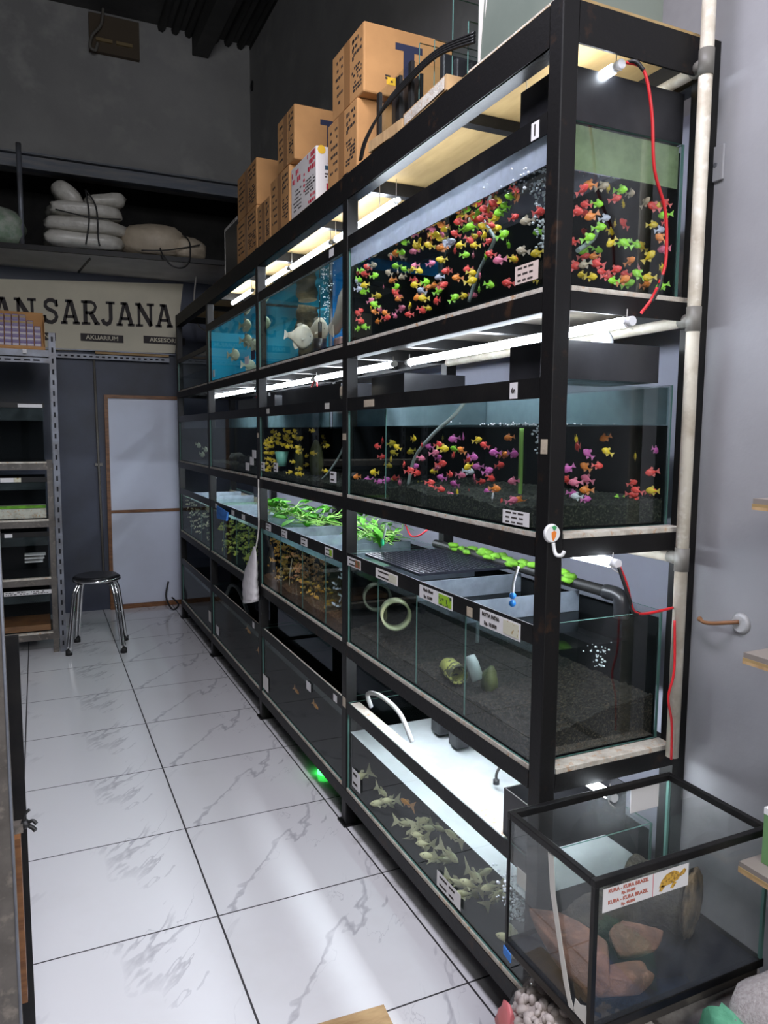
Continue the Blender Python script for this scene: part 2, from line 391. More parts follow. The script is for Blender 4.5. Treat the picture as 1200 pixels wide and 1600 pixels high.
def text(s, size, origin, face, m, parent, name='lettering', bold=0.0, align='CENTER', ext=0.0004, sx=1.0):
    cu = bpy.data.curves.new('t', 'FONT'); cu.body = s; cu.size = size; cu.align_x = align; cu.align_y = 'CENTER'
    cu.extrude = ext; cu.offset = bold; cu.resolution_u = 2; cu.space_line = 0.9
    to = bpy.data.objects.new('t', cu); COL.objects.link(to)
    dg = bpy.context.evaluated_depsgraph_get(); dg.update()
    me = bpy.data.meshes.new_from_object(to.evaluated_get(dg))
    bpy.data.objects.remove(to)
    mw = face.to_4x4() @ Matrix.Diagonal((sx, 1, 1, 1)); mw.translation = Vector(origin)
    me.transform(mw); me.name = name
    me.materials.clear(); me.materials.append(m)
    o = bpy.data.objects.new(name, me); COL.objects.link(o)
    if parent: attach(o, parent)
    return o

# ------------------------------------------------------------------ the room
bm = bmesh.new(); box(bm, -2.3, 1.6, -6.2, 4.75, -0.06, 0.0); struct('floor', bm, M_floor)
bm = bmesh.new()
box(bm, -2.3, 1.6, 4.71, 4.83, 3.74, 5.3)
struct('wall_back', bm, M_wallgrey)
bm = bmesh.new(); box(bm, -2.3, 1.6, 4.73, 4.83, 0.0, 2.96); struct('wall_back_partition', bm, M_wallblue)
bm = bmesh.new(); box(bm, 1.4, 1.52, -0.885, 4.75, 2.60, 5.3); struct('wall_right_upper', bm, M_wallgrey)
bm = bmesh.new(); box(bm, 1.4, 1.52, -0.885, 4.75, 0.0, 2.60)
struct('wall_right', bm, mat('grey_lilac_plaster_behind_rack', (0.36, 0.365, 0.44), 0.8, c2=(0.30, 0.305, 0.36), scale=1.4))
bm = bmesh.new(); box(bm, 1.083, 1.52, -6.2, -0.885, 0.0, 5.3); struct('wall_right_near', bm, M_walllilac)
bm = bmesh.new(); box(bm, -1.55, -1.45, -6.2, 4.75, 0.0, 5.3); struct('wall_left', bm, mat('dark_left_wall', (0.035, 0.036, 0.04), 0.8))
bm = bmesh.new()
box(bm, -2.3, 1.6, -6.2, 4.75, 5.10, 5.2)
for k in range(8):
    x = 0.62 + k * 0.115; tube(bm, [(x, -3.0, 5.105), (x, 4.70, 5.075)], 0.034, 6)
struct('ceiling', bm, M_ceil)
# timber beam under the ceiling, above the aisle
bm = bmesh.new(); obox(bm, (0.95, 4.0, 4.98), (0.07, 0, 0), (0, 0.7, 0.02), (0, 0, 0.09)); struct('trim_1', bm, M_ceil)
# recess above the ledge, with its dark brick back
bm = bmesh.new(); box(bm, -2.3, 1.6, 5.55, 5.65, 2.9, 3.9); box(bm, -2.3, 1.6, 4.83, 5.65, 3.80, 3.9); box(bm, -2.3, 1.6, 4.75, 5.65, 2.86, 2.955); box(bm, 1.42, 1.6, 4.75, 5.55, 2.9, 3.9); box(bm, -2.3, -1.6, 4.75, 5.55, 2.9, 3.9)
struct('wall_recess', bm, M_brick)
bm = bmesh.new(); rbox(bm, -1.45, 1.40, 4.63, 4.72, 3.73, 3.83, 0.006); box(bm, -1.45, 1.40, 4.60, 4.72, 3.835, 3.85); struct('trim_2', bm, M_beam)
# ledge over the back of the aisle: underside boards and a dark front edge
bm = bmesh.new()
v = [(-1.44, 4.13), (1.395, 3.86), (1.395, 4.735), (-1.44, 4.735)]
a = [bm.verts.new((x, y, 2.955)) for x, y in v]; b = [bm.verts.new((x, y, 2.99)) for x, y in v]
for q in (a[::-1], b, (a[0], a[1], b[1], b[0]), (a[1], a[2], b[2], b[1]), (a[2], a[3], b[3], b[2]), (a[3], a[0], b[0], b[3])): bm.faces.new(q)
struct('trim_3', bm, M_ledge)
bm = bmesh.new(); prism(bm, [(-1.44, 4.10, 2.955), (1.395, 3.83, 2.955), (1.395, 3.86, 2.955), (-1.44, 4.13, 2.955)], (0, 0, 0.037)); struct('trim_4', bm, M_black)
bm = bmesh.new(); obox(bm, (-0.085, 4.40, 2.951), (0.006, 0.02, 0), (-0.03, 0.30, 0), (0, 0, 0.003)); struct('trim_5', bm, M_black)
bm = bmesh.new(); tube(bm, [(-0.533, 4.08, 2.99), (-0.533, 4.10, 3.74)], 0.019, 8); o = obj('ledge_post', bm, M_steel)
tag(o, 'thin grey upright pole between the storage ledge and the beam above it', 'pole')
# old wall vent and conduit at the top of the back wall
vt = thing('wall_vent', 'old brown wooden vent box set high in the dark back wall', 'vent', (0.23, 4.70, 4.75))
P_box('frame', mat('dull_brown_wood', (0.10, 0.075, 0.05), 0.8), vt, 0.03, 0.43, 4.66, 4.708, 4.76, 5.06)
for k in range(2):
    P_box('slat', mat('pale_brown_slat_%d' % k, (0.26, 0.19, 0.09), 0.7), vt, 0.08 + 0.16 * k, 0.21 + 0.16 * k, 4.64, 4.66, 4.84, 4.865)
part('pipe', M_pvcgrey, vt, lambda bm: tube(bm, smooth_path([(0.14, 4.6, 5.08), (0.12, 4.6, 4.95), (0.05, 4.6, 4.85), (0.03, 4.6, 4.76), (0.07, 4.6, 4.74), (0.09, 4.6, 4.80)]), 0.012, 8))
bm = bmesh.new(); blob(bm, (1.395, 4.62, 4.72), (0.012, 0.03, 0.045), 12, 8); struct('trim_6', bm, M_hole)
# door in the partition: raw timber frame and white panels
dr = thing('door_1', 'white panelled door in a brown timber frame at the far end of the aisle', 'door', (0.36, 4.72, 0)); dr['kind'] = 'structure'
P_box('door_panel', M_doorpanel, dr, 0.08, 0.70, 4.712, 4.728, 0.02, 1.91)
for a in ((0.060, 0.092, 4.69, 4.729, 0.0, 1.925), (0.70, 0.73, 4.69, 4.729, 0.0, 1.925)): P_box('door_stile', M_wood, dr, *a)
for a in ((0.092, 0.70, 4.69, 4.729, 1.895, 1.925), (0.092, 0.70, 4.695, 4.729, 0.878, 0.902), (0.092, 0.70, 4.69, 4.729, 0.0, 0.04)): P_box('door_rail', M_wood, dr, *a)
bm = bmesh.new(); tube(bm, [(-0.012, 4.705, 2.24), (0.012, 4.705, 0.35)], 0.0105, 8); box(bm, -0.03, 0.03, 4.70, 4.729, 1.30, 1.325)
tag(obj('conduit', bm, M_pvcgrey), 'thin grey conduit running down the dark blue partition left of the door', 'pipe')
# slotted steel bar under the sign
bm = bmesh.new(); box(bm, -0.42, 0.62, 4.66, 4.70, 2.225, 2.265)
for k in range(20): box(bm, -0.40 + 0.05 * k, -0.375 + 0.05 * k, 4.657, 4.661, 2.239, 2.251, 1)
tag(obj('slotted_bar', bm, [M_steel, M_hole]), 'horizontal grey slotted steel bar fixed under the cream shop sign', 'bar')
bm = bmesh.new(); box(bm, 0.0, 0.62, 4.69, 4.725, 2.275, 2.297); struct('trim_7', bm, M_rawwood)

# ------------------------------------------------------------------ shop sign: slab-serif lettering
sg = thing('shop_sign', 'large cream shop sign with dark slab lettering above the partition', 'sign', (0, 4.7, 2.30))
bm = bmesh.new(); prism(bm, [(-1.4, 4.685, 2.265), (0.675, 4.685, 2.312), (0.76, 4.685, 2.93), (-1.4, 4.685, 2.80)], (0, 0.025, 0)); obj('sign_board', bm, M_sign, sg)
P_box('sign_edge', M_steel, sg, -1.4, 0.675, 4.675, 4.686, 2.295, 2.304)
def stroke(bm, pts, wd):
    """flat lettering stroke in the letter's own 2d frame"""
    pts = [Vector((x, y)) for x, y in pts]; L = []; Rr = []
    for i, p in enumerate(pts):
        d0 = (p - pts[i - 1]).normalized() if i else (pts[1] - p).normalized()
        d1 = (pts[i + 1] - p).normalized() if i < len(pts) - 1 else d0
        d = (d0 + d1).normalized(); n = Vector((-d.y, d.x)) * wd / 2
        L.append(p + n); Rr.append(p - n)
    return L, Rr
GL = {
 'A': (0.86, [([(0.14, 0.05), (0.40, 0.97)], .15), ([(0.72, 0.05), (0.46, 0.97)], .19), ([(0.22, 0.31), (0.62, 0.31)], .12), ([(0.0, 0.055), (0.30, 0.055)], .11), ([(0.54, 0.055), (0.86, 0.055)], .11), ([(0.22, 0.945), (0.5, 0.945)], .11)]),
 'N': (0.92, [([(0.17, 0.05), (0.17, 0.95)], .13), ([(0.75, 0.05), (0.75, 0.95)], .13), ([(0.15, 0.97), (0.77, 0.03)], .2), ([(0.0, 0.055), (0.36, 0.055)], .11), ([(0.0, 0.945), (0.26, 0.945)], .11), ([(0.56, 0.945), (0.92, 0.945)], .11)]),
 'R': (0.86, [([(0.2, 0.05), (0.2, 0.95)], .19), ([(0.2, 0.94), (0.48, 0.94), (0.62, 0.88), (0.68, 0.74), (0.62, 0.58), (0.48, 0.50), (0.2, 0.50)], .13), ([(0.45, 0.50), (0.72, 0.06)], .2), ([(0.02, 0.055), (0.42, 0.055)], .11), ([(0.60, 0.055), (0.86, 0.055)], .11), ([(0.02, 0.945), (0.3, 0.945)], .11)]),
 'J': (0.66, [([(0.46, 0.95), (0.46, 0.28), (0.40, 0.12), (0.27, 0.06), (0.13, 0.11), (0.07, 0.26)], .18), ([(0.24, 0.945), (0.66, 0.945)], .11)]),
 'S': (0.74, [([(0.63, 0.70), (0.60, 0.86), (0.45, 0.945), (0.28, 0.94), (0.14, 0.84), (0.13, 0.70), (0.24, 0.59), (0.42, 0.52), (0.57, 0.43), (0.62, 0.28), (0.55, 0.13), (0.40, 0.055), (0.23, 0.07), (0.10, 0.17), (0.08, 0.32)], .16), ([(0.64, 0.68), (0.64, 0.97)], .07), ([(0.08, 0.03), (0.08, 0.34)], .07)]),
}
def slab(s, x, z, h, y, parent, slope=0.0, hs=1.0):
    for ch in s:
        if ch == ' ': x += 0.42 * h * hs; continue
        wdt, strokes = GL[ch]; bm = bmesh.new()
        for pts, wd in strokes:
            L, Rr = stroke(bm, pts, wd)
            f = [bm.verts.new((x + p.x * h * hs, y, z + slope * p.x * h + p.y * h)) for p in L]; g = [bm.verts.new((x + p.x * h * hs, y, z + slope * p.x * h + p.y * h)) for p in Rr]
            for i in range(len(f) - 1): bm.faces.new((f[i], f[i + 1], g[i + 1], g[i]))
        bmesh.ops.recalc_face_normals(bm, faces=bm.faces)
        ex = bmesh.ops.extrude_face_region(bm, geom=list(bm.faces))
        bmesh.ops.translate(bm, verts=[e for e in ex['geom'] if isinstance(e, bmesh.types.BMVert)], vec=(0, -0.003, 0))
        obj('letter', bm, M_signtext, parent); x += (wdt + 0.06) * h * hs; z += slope * wdt * h * hs
slab('SARJANA', -0.405, 2.505, 0.205, 4.684, sg, 0.03, 0.85)
slab('AN', -0.785, 2.49, 0.205, 4.684, sg, 0.03, 0.88)
for s, x0, x1, dz in (('IKAN', -0.54, -0.31, 0), ('AKUARIUM', -0.115, 0.235, 0.012), ('AKSESORIS', 0.405, 0.765, 0.022)):
    tg = P_box('sign_tag', M_signtext, sg, x0, x1, 4.681, 4.686, 2.365 + dz, 2.43 + dz)
    text(s, 0.050, ((x0 + x1) / 2, 4.6795, 2.3975 + dz), FACE_Y, M_sign, tg, bold=0.0012, sx=1.05)
bm = bmesh.new(); tube(bm, smooth_path([(0.80, 4.3, 2.93), (0.78, 4.3, 2.70), (0.80, 4.25, 2.52), (0.90, 4.15, 2.44), (1.05, 4.1, 2.42)]), 0.007, 6)
tag(obj('hanging_cable', bm, M_wire), 'loose grey cable drooping beside the right end of the shop sign', 'cable')

# ------------------------------------------------------------------ bags on the ledge
bn = thing('bag_bundle', 'stack of folded white plastic bags tied with black string on the ledge', 'bundle', (-0.10, 4.05, 2.99))
for k, (cx, cz, sx_, sz_) in enumerate(((-0.10, 3.055, 0.285, 0.06), (-0.09, 3.165, 0.29, 0.06), (-0.09, 3.275, 0.27, 0.058))):
    part('folded_bag', M_plasticbag, bn, lambda bm: blob(bm, (cx, 4.07, cz), (sx_, 0.19, sz_), 28, 12, amp=0.07, freq=4, seed=k, power=0.6))
part('folded_bag', M_plasticbag, bn, lambda bm: blob(bm, (-0.20, 4.07, 3.38), (0.075, 0.16, 0.13), 20, 12, amp=0.08, seed=9, power=0.75, rot=Euler((0, -0.85, 0)).to_matrix()))
part('folded_bag', M_plasticbag, bn, lambda bm: blob(bm, (0.06, 4.07, 3.37), (0.15, 0.16, 0.062), 20, 12, amp=0.1, seed=4, power=0.7, rot=Euler((0, -0.22, 0)).to_matrix()))
part('string', M_cable, bn, lambda bm: (tube(bm, smooth_path([(-0.09, 3.86, 3.40), (-0.07, 3.855, 3.2), (-0.10, 3.86, 3.0)]), 0.006, 6), tube(bm, smooth_path([(-0.09, 3.86, 3.40), (-0.02, 3.855, 3.28), (-0.01, 3.855, 3.05), (0.0, 3.86, 3.0)]), 0.006, 6), tube(bm, smooth_path([(-0.30, 3.9, 3.24), (-0.05, 3.853, 3.20), (0.16, 3.88, 3.22)]), 0.005, 6)))
sk = thing('tan_sack', 'limp tan sack lying on the ledge right of the white bundle', 'sack', (0.47, 4.05, 2.99))
part('sack_body', M_sack, sk, lambda bm: (blob(bm, (0.43, 4.07, 3.115), (0.25, 0.2, 0.128), 28, 12, amp=0.08, seed=21, power=0.8), blob(bm, (0.69, 4.05, 3.08), (0.14, 0.17, 0.092), 24, 12, amp=0.1, seed=22, power=0.8)))
part('cord', M_cable, sk, lambda bm: (tube(bm, smooth_path([(0.44, 3.85, 3.03), (0.46, 3.83, 2.97), (0.52, 3.82, 2.90), (0.60, 3.82, 2.89), (0.66, 3.83, 2.95), (0.67, 3.86, 3.1), (0.62, 3.9, 3.17)]), 0.006, 6), tube(bm, smooth_path([(0.30, 3.86, 3.0), (0.50, 3.845, 3.02), (0.75, 3.86, 3.09)]), 0.005, 6)))
bm = bmesh.new(); blob(bm, (-0.76, 4.15, 3.12), (0.25, 0.2, 0.155), 28, 12, amp=0.09, seed=31, power=0.8)
tag(obj('green_bag', bm, M_greenbag), 'pale green plastic bag at the left end of the ledge, cut by the frame', 'bag')

# ------------------------------------------------------------------ the rack
YP = [-0.915, 0.355, 1.615, 2.905, 4.125]; PW = 0.048; XF, XB = 0.60, 1.085
rk = thing('display_rack', 'long black welded steel rack of four shelves carrying aquariums along the right wall', 'rack', (0.6, 1.6, 0))
LEV = [2.475, 1.888, 1.305, 0.715, 0.105]                     # bottom of each front rail
TOPS = [2.565, 1.934, 1.352, 0.762, 0.155]
for i, y in enumerate(YP):
    z0 = 0.0
    ztop = 2.572
    P_box('front_post', M_rusty if i == 0 else M_black, rk, XF, XF + 0.046, y, y + PW, z0, ztop, r=0.0025)
    P_box('back_post', M_black, rk, XB - 0.046, XB, y, y + PW, z0, ztop, r=0.0025)
    P_box('foot_plate', M_rusty, rk, XF - 0.01, XF + 0.075, y - 0.008, y + PW + 0.02, 0.0, 0.008)
YA, YZ = YP[0], YP[-1] + PW
for k, (zb, zt) in enumerate(zip(LEV, TOPS)):
    m = M_rusty
    P_box('front_rail', m, rk, XF - 0.001, XF + 0.006, YA + PW, YZ, zb, zt)
    P_box('front_rail_flange', M_black, rk, XF, XF + 0.048, YA + PW, YZ, zb, zb + 0.006)
    P_box('back_rail', M_black, rk, XB - 0.046, XB, YA + PW, YZ, zb, zt)
    for i, y in enumerate(YP):
        P_box('end_rail' if i in (0, 4) else 'cross_rail', M_rusty if i == 0 else M_black, rk, XF + 0.046, XB - 0.046, y, y + (0.006 if i == 0 else 0.04), (2.515 if k == 0 and i else zb), zt - (0 if i == 0 else 0.004))
        if i < 4:
            for s in ((0.47,) if k == 0 else (0.36, 0.70)):
                yy = y + s * (YP[i + 1] - y)
                P_box('cross_rail', M_black, rk, XF + 0.046, XB - 0.046, yy, yy + 0.036, (2.528 if k == 0 else zb + 0.008), zt - 0.004)
for i in range(4):
    y0, y1 = YP[i] + PW, YP[i + 1]
    P_box('top_board', M_ply, rk, XF + 0.008, XB - 0.01, YP[i] + 0.004, YP[i + 1] + 0.002, 2.563, 2.574)
    for k in range(1, 5):
        zt = TOPS[k]
        P_box('shelf_board', M_darkply, rk, XF + 0.05, XB - 0.05, y0, y1, zt - 0.0035, zt)
        P_box('foam_strip', M_foam, rk, XF + 0.002, XF + 0.05, y0 + 0.002, y1 - 0.002, zt, zt + 0.012, label='thin strip of white packing foam')
for k in range(1, 5):
    P_box('foam_strip', M_foam, rk, XF + 0.05, XB - 0.05, YA + 0.002, YA + 0.05, TOPS[k], TOPS[k] + 0.012, label='thin strip of white packing foam')

# ------------------------------------------------------------------ aquariums
ROW = {'top': (1.947, 2.335), 'second': (1.365, 1.732), 'third': (0.775, 1.130), 'bottom': (0.168, 0.525)}
NAME = ['nearest', 'second', 'third', 'farthest']
def aquarium(row, i, label, water, back=M_backblack, band=0.045, fogf=None, foge=None, fogb=None, surf=M_surf, dividers=(), divmat=None, top=None, x1=1.03, endback=True, rimw=0.010, wtint=True):
    z0, z1 = ROW[row]
    if top: z1 = top
    y0, y1 = YP[i] + PW + 0.004, YP[i + 1] - 0.004
    x0 = XF + 0.006
    t = thing('aquarium', label, 'aquarium', ((x0 + x1) / 2, (y0 + y1) / 2, z0))
    g = 0.005
    def pane(nm, a, axis):
        def b(bm):
            v, fs = box(bm, *a)
            for k, f in enumerate(fs): f.material_index = 0 if k in ((3, 5) if axis == 0 else (2, 4)) else 1
        return part(nm, [M_glass, M_edge], t, b)
    pane('front_pane', (x0, x0 + g, y0, y1, z0, z1), 0)
    pane('back_pane', (x1 - g, x1, y0, y1, z0, z1), 0)
    pane('end_pane', (x0 + g, x1 - g, y0, y0 + g, z0, z1), 1)
    pane('end_pane', (x0 + g, x1 - g, y1 - g, y1, z0, z1), 1)
    P_box('base_pane', M_backblack, t, x0 + g, x1 - g, y0 + g, y1 - g, z0, z0 + 0.006)
    if band:
        P_box('rim', M_black, t, x0 - 0.004, x0 - 0.0005, y0 - 0.002, y1 + 0.002, z1 - band, z1 + 0.004, label='black band along the top edge')
        P_box('lip', M_frost if row != 'bottom' else M_foam, t, x0 + g, x0 + g + rimw, y0 + g, y1 - g, z1 - 0.012, z1 - 0.004)
    ix0, ix1, iy0, iy1 = x0 + g + 0.001, x1 - g - 0.001, y0 + g + 0.001, y1 - g - 0.001
    if back:
        P_box('background', back, t, ix1 - 0.004, ix1, iy0, iy1, z0 + 0.006, water if fogb else z1 - 0.02, label='background sheet on the rear pane')
        if endback: P_box('background', endback if endback is not True else M_backblack, t, ix0 + 0.012, ix1 - 0.005, iy1 - 0.004, iy1, z0 + 0.006, water)
    if fogf: P_box('splash_film', fogf, t, ix0, ix0 + 0.0008, iy0, iy1, water + 0.002, z1 - 0.006, label='band of dried splashes above the water')
    if foge: P_box('splash_film', foge, t, ix0 + 0.002, ix1 - 0.006, iy0, iy0 + 0.0008, water + 0.002, z1 - 0.006, label='band of dried splashes above the water')
    if fogb: P_box('splash_film', fogb, t, ix1 - 0.002, ix1, iy0, iy1, water + 0.001, z1 - 0.004, label='pale film on the rear pane above the water')
    def wat(bm):
        v, fs = box(bm, ix0 + 0.0012, ix1 - 0.005, iy0 + 0.0012, iy1 - 0.005, z0 + 0.0065, water)
        fs[1].material_index = 1
    part('water', [M_water, surf], t, wat)
    for yd in dividers:
        P_box('divider', [M_frost, M_edge][0], t, ix0, ix1 - 0.006, yd, yd + 0.004, z0 + 0.01, water)
        P_box('divider_top', divmat or M_frostup, t, ix0, ix1 - 0.006, yd, yd + 0.004, water + 0.001, z1 - 0.008)
        P_box('divider_edge', M_edge, t, ix0 - 0.0002, ix0 + 0.0012, yd - 0.001, yd + 0.005, z0 + 0.01, z1 - band - 0.001)
    t['_b'] = (ix0, ix1, iy0, iy1, z0, z1)
    return t
def gravel(t, name, label, m, h, hb=None, amp=0.0045, seed=1):
    ix0, ix1, iy0, iy1, z0, z1 = t['_b']; hb = hb or h
    rnd = random.Random(seed); bm = bmesh.new(); nx, ny = 44, 130
    X0, X1, Y0, Y1 = ix0 + 0.002, ix1 - 0.007, iy0 + 0.002, iy1 - 0.007
    P = [[bm.verts.new((X0 + (X1 - X0) * i / nx, Y0 + (Y1 - Y0) * j / ny, z0 + 0.008 + h + (hb - h) * i / nx + rnd.uniform(-amp, amp) + 0.4 * h * math.sin(j * 0.155 + seed) * math.sin(i * 0.12 + 1) * 0.5)) for j in range(ny + 1)] for i in range(nx + 1)]
    for i in range(nx):
        for j in range(ny): bm.faces.new((P[i][j], P[i + 1][j], P[i + 1][j + 1], P[i][j + 1]))
    border = [P[i][0] for i in range(nx + 1)] + [P[nx][j] for j in range(1, ny + 1)] + [P[i][ny] for i in range(nx - 1, -1, -1)] + [P[0][j] for j in range(ny - 1, 0, -1)]
    low = [bm.verts.new((v.co.x, v.co.y, z0 + 0.0072)) for v in border]
    n = len(border)
    for k in range(n): bm.faces.new((border[k], border[(k + 1) % n], low[(k + 1) % n], low[k]))
    o = obj(name, bm, m); tag(o, label, 'gravel', kind='stuff'); return o

A1 = aquarium('top', 0, 'brightest aquarium, nearest on the top shelf, crowded with multicoloured fish', 2.225, fogf=M_lime, foge=M_limegreen)
A2 = aquarium('top', 1, 'blue backed aquarium with two pale discs of fish on the top shelf', 2.285, back=M_backblue, fogf=M_limedim, endback=False)
A3 = aquarium('top', 2, 'teal backed aquarium holding silvery round fish on the top shelf', 2.285, back=M_backteal, fogf=M_limedim, endback=M_backteal)
A4 = aquarium('top', 3, 'dark empty aquarium at the far end of the top shelf', 2.05, back=None, fogf=None, band=0.03, top=2.20)
B1 = aquarium('second', 0, 'dark aquarium of pink and red fish, nearest on the second shelf', 1.627, fogb=M_limeblue, foge=M_limedim, dividers=(0.02,), divmat=M_limeblue)
B2 = aquarium('second', 1, 'aquarium of yellow fish with a green cup on the second shelf', 1.627, fogb=M_limeblue)
B3 = aquarium('second', 2, 'dim aquarium with rocks on its floor, third along the second shelf', 1.632, fogb=M_limeblue, back=M_backblack)
B4 = aquarium('second', 3, 'dim grey aquarium at the far end of the second shelf', 1.632, fogb=M_limeblue, back=mat('grey_background', (0.05, 0.055, 0.065), 0.8))
C1 = aquarium('third', 0, 'dark gravelled aquarium with glass partitions and species signs, nearest on the third shelf', 1.058, dividers=(-0.535, -0.228, 0.076), fogf=M_limedim)
C2 = aquarium('third', 1, 'partitioned aquarium of small amber fish on the third shelf', 1.055, dividers=(0.62, 0.93, 1.27), surf=M_greenwater, fogf=M_limeblue)
C3 = aquarium('third', 2, 'partitioned aquarium of green lit fish under trailing plants', 1.062, dividers=(1.90, 2.20, 2.55), surf=M_greenwater, back=mat('dark_green_background', (0.03, 0.05, 0.02), 0.9))
C4 = aquarium('third', 3, 'murky aquarium of pale fish at the far end of the third shelf', 1.07, dividers=(3.3, 3.7), surf=M_greenwater, back=mat('murky_brown_background', (0.10, 0.085, 0.06), 0.9))
D1 = aquarium('bottom', 0, 'bright aquarium of pale goldfish on the bottom shelf under water with a painted white reflection', 0.405, surf=M_sheen, rimw=0.045)
D2 = aquarium('bottom', 1, 'unlit aquarium with a few orange fish, second along the bottom shelf', 0.44, rimw=0.012, fogf=M_limedim)
D3 = aquarium('bottom', 2, 'unlit aquarium with a drooping hose, third along the bottom shelf', 0.44, fogf=M_limedim)
D4 = aquarium('bottom', 3, 'unlit grey aquarium at the far end of the bottom shelf', 0.44, fogf=M_limedim)
gravel(B1, 'gravel_bed', 'black gravel on the floor of the pink and red fish aquarium', M_gravelblack, 0.045, 0.06, seed=2)
gravel(B2, 'gravel_bed', 'black gravel on the floor of the yellow fish aquarium', M_gravelblack, 0.018, 0.03, seed=3)
gravel(C1, 'gravel_bed', 'brown gravel heaped in the partitioned aquarium nearest on the third shelf', M_gravelbrown, 0.055, 0.11, seed=4)
gravel(C2, 'gravel_bed', 'red brown gravel under the small amber fish', M_gravelred, 0.045, 0.075, seed=5)
gravel(B3, 'gravel_bed', 'dark gravel in the dim aquarium with rocks', M_gravelblack, 0.03, 0.05, seed=6)

# ------------------------------------------------------------------ fish
def fish_mesh(name, m, L=0.046, depth=0.52, thick=0.18, tail=0.22, fins=0.8, fork=0.3):
    """one fish along +x: tapered body, forked tail, dorsal and belly fins, eyes"""
    bm = bmesh.new()
    prof = [(0.0, 0.04), (0.06, 0.35), (0.16, 0.68), (0.30, 0.94), (0.44, 1.0), (0.58, 0.86), (0.72, 0.58), (0.85, 0.30), (1.0, 0.19)]
    bl = 1.0 - tail; rings = []
    for s, h in prof:
        x = L * (0.5 - s * bl); rings.append([bm.verts.new((x, math.cos(a) * h * L * thick / 2, math.sin(a) * h * L * depth / 2)) for a in (2 * PI * k / 8 for k in range(8))])
    for a, b in zip(rings, rings[1:]):
        for k in range(8):
            f = bm.faces.new((a[k], b[k], b[(k + 1) % 8], a[(k + 1) % 8])); f.smooth = True
    bm.faces.new(rings[0]); bm.faces.new(rings[-1][::-1])
    xt = L * (0.5 - bl); th = L * 0.006
    prism(bm, [(xt + 0.03 * L, -th, 0.04 * L), (xt - tail * L, -th, 0.24 * L * (0.6 + fork)), (xt - tail * L * (1 - 0.45 * fork), -th, 0), (xt - tail * L, -th, -0.24 * L * (0.6 + fork)), (xt + 0.03 * L, -th, -0.04 * L)], (0, 2 * th, 0), 1)
    d = depth * L / 2
    prism(bm, [(0.18 * L, -th, d * 0.86), (0.02 * L, -th, d * (1.0 + 0.62 * fins)), (-0.10 * L, -th, d * (0.9 + 0.35 * fins)), (-0.07 * L, -th, d * 0.66)], (0, 2 * th, 0), 1)
    prism(bm, [(0.06 * L, -th, -d * 0.82), (-0.10 * L, -th, -d * (0.95 + 0.55 * fins)), (-0.20 * L, -th, -d * 0.55), (-0.14 * L, -th, -d * 0.46)], (0, 2 * th, 0), 1)
    for s in (1, -1):
        prism(bm, [(0.20 * L, s * thick * L * 0.44, -0.05 * L), (0.08 * L, s * thick * L * 0.85, -0.13 * L), (0.06 * L, s * thick * L * 0.66, -0.04 * L)], (0, s * th, 0), 1)
        blob(bm, (0.36 * L, s * thick * L * 0.29, 0.05 * L), (0.022 * L, 0.013 * L, 0.022 * L), 6, 4, 2)
    bmesh.ops.recalc_face_normals(bm, faces=bm.faces)
    me = bpy.data.meshes.new(name); bm.to_mesh(me); bm.free()
    for q in m: me.materials.append(q)
    return me
M_eye = mat('fish_eye', (0.01, 0.01, 0.01), 0.2)
def fmat(nm, c, fin=0.75):
    a = mat(nm, c, 0.4); b = mat(nm + '_fin', tuple(min(1, q * fin + 0.08) for q in c), 0.5); return (a, b, M_eye)
FC = {'R': ('red', (0.82, 0.07, 0.06)), 'O': ('orange', (0.88, 0.26, 0.04)), 'Y': ('yellow', (0.80, 0.56, 0.02)), 'G': ('lime green', (0.36, 0.82, 0.04)),
      'P': ('pink', (0.78, 0.18, 0.30)), 'L': ('pale lavender', (0.55, 0.55, 0.68)), 'T': ('tan', (0.46, 0.36, 0.26)), 'M': ('magenta', (0.62, 0.12, 0.42)), 'W': ('silvery white', (0.60, 0.62, 0.66)), 'C': ('pale cream', (0.62, 0.58, 0.38))}
FM = {k: fish_mesh('fish', fmat('%s_fish_skin' % v[0].replace(' ', '_'), v[1])) for k, v in FC.items()}
M_koi = fish_mesh('goldfish', fmat('cream_goldfish_skin', (0.78, 0.72, 0.42)), 0.088, 0.30, 0.20, 0.33, 0.8, 0.8)
M_koio = fish_mesh('goldfish', fmat('orange_goldfish_skin', (0.80, 0.32, 0.03)), 0.085, 0.28, 0.18, 0.33, 0.8, 0.8)
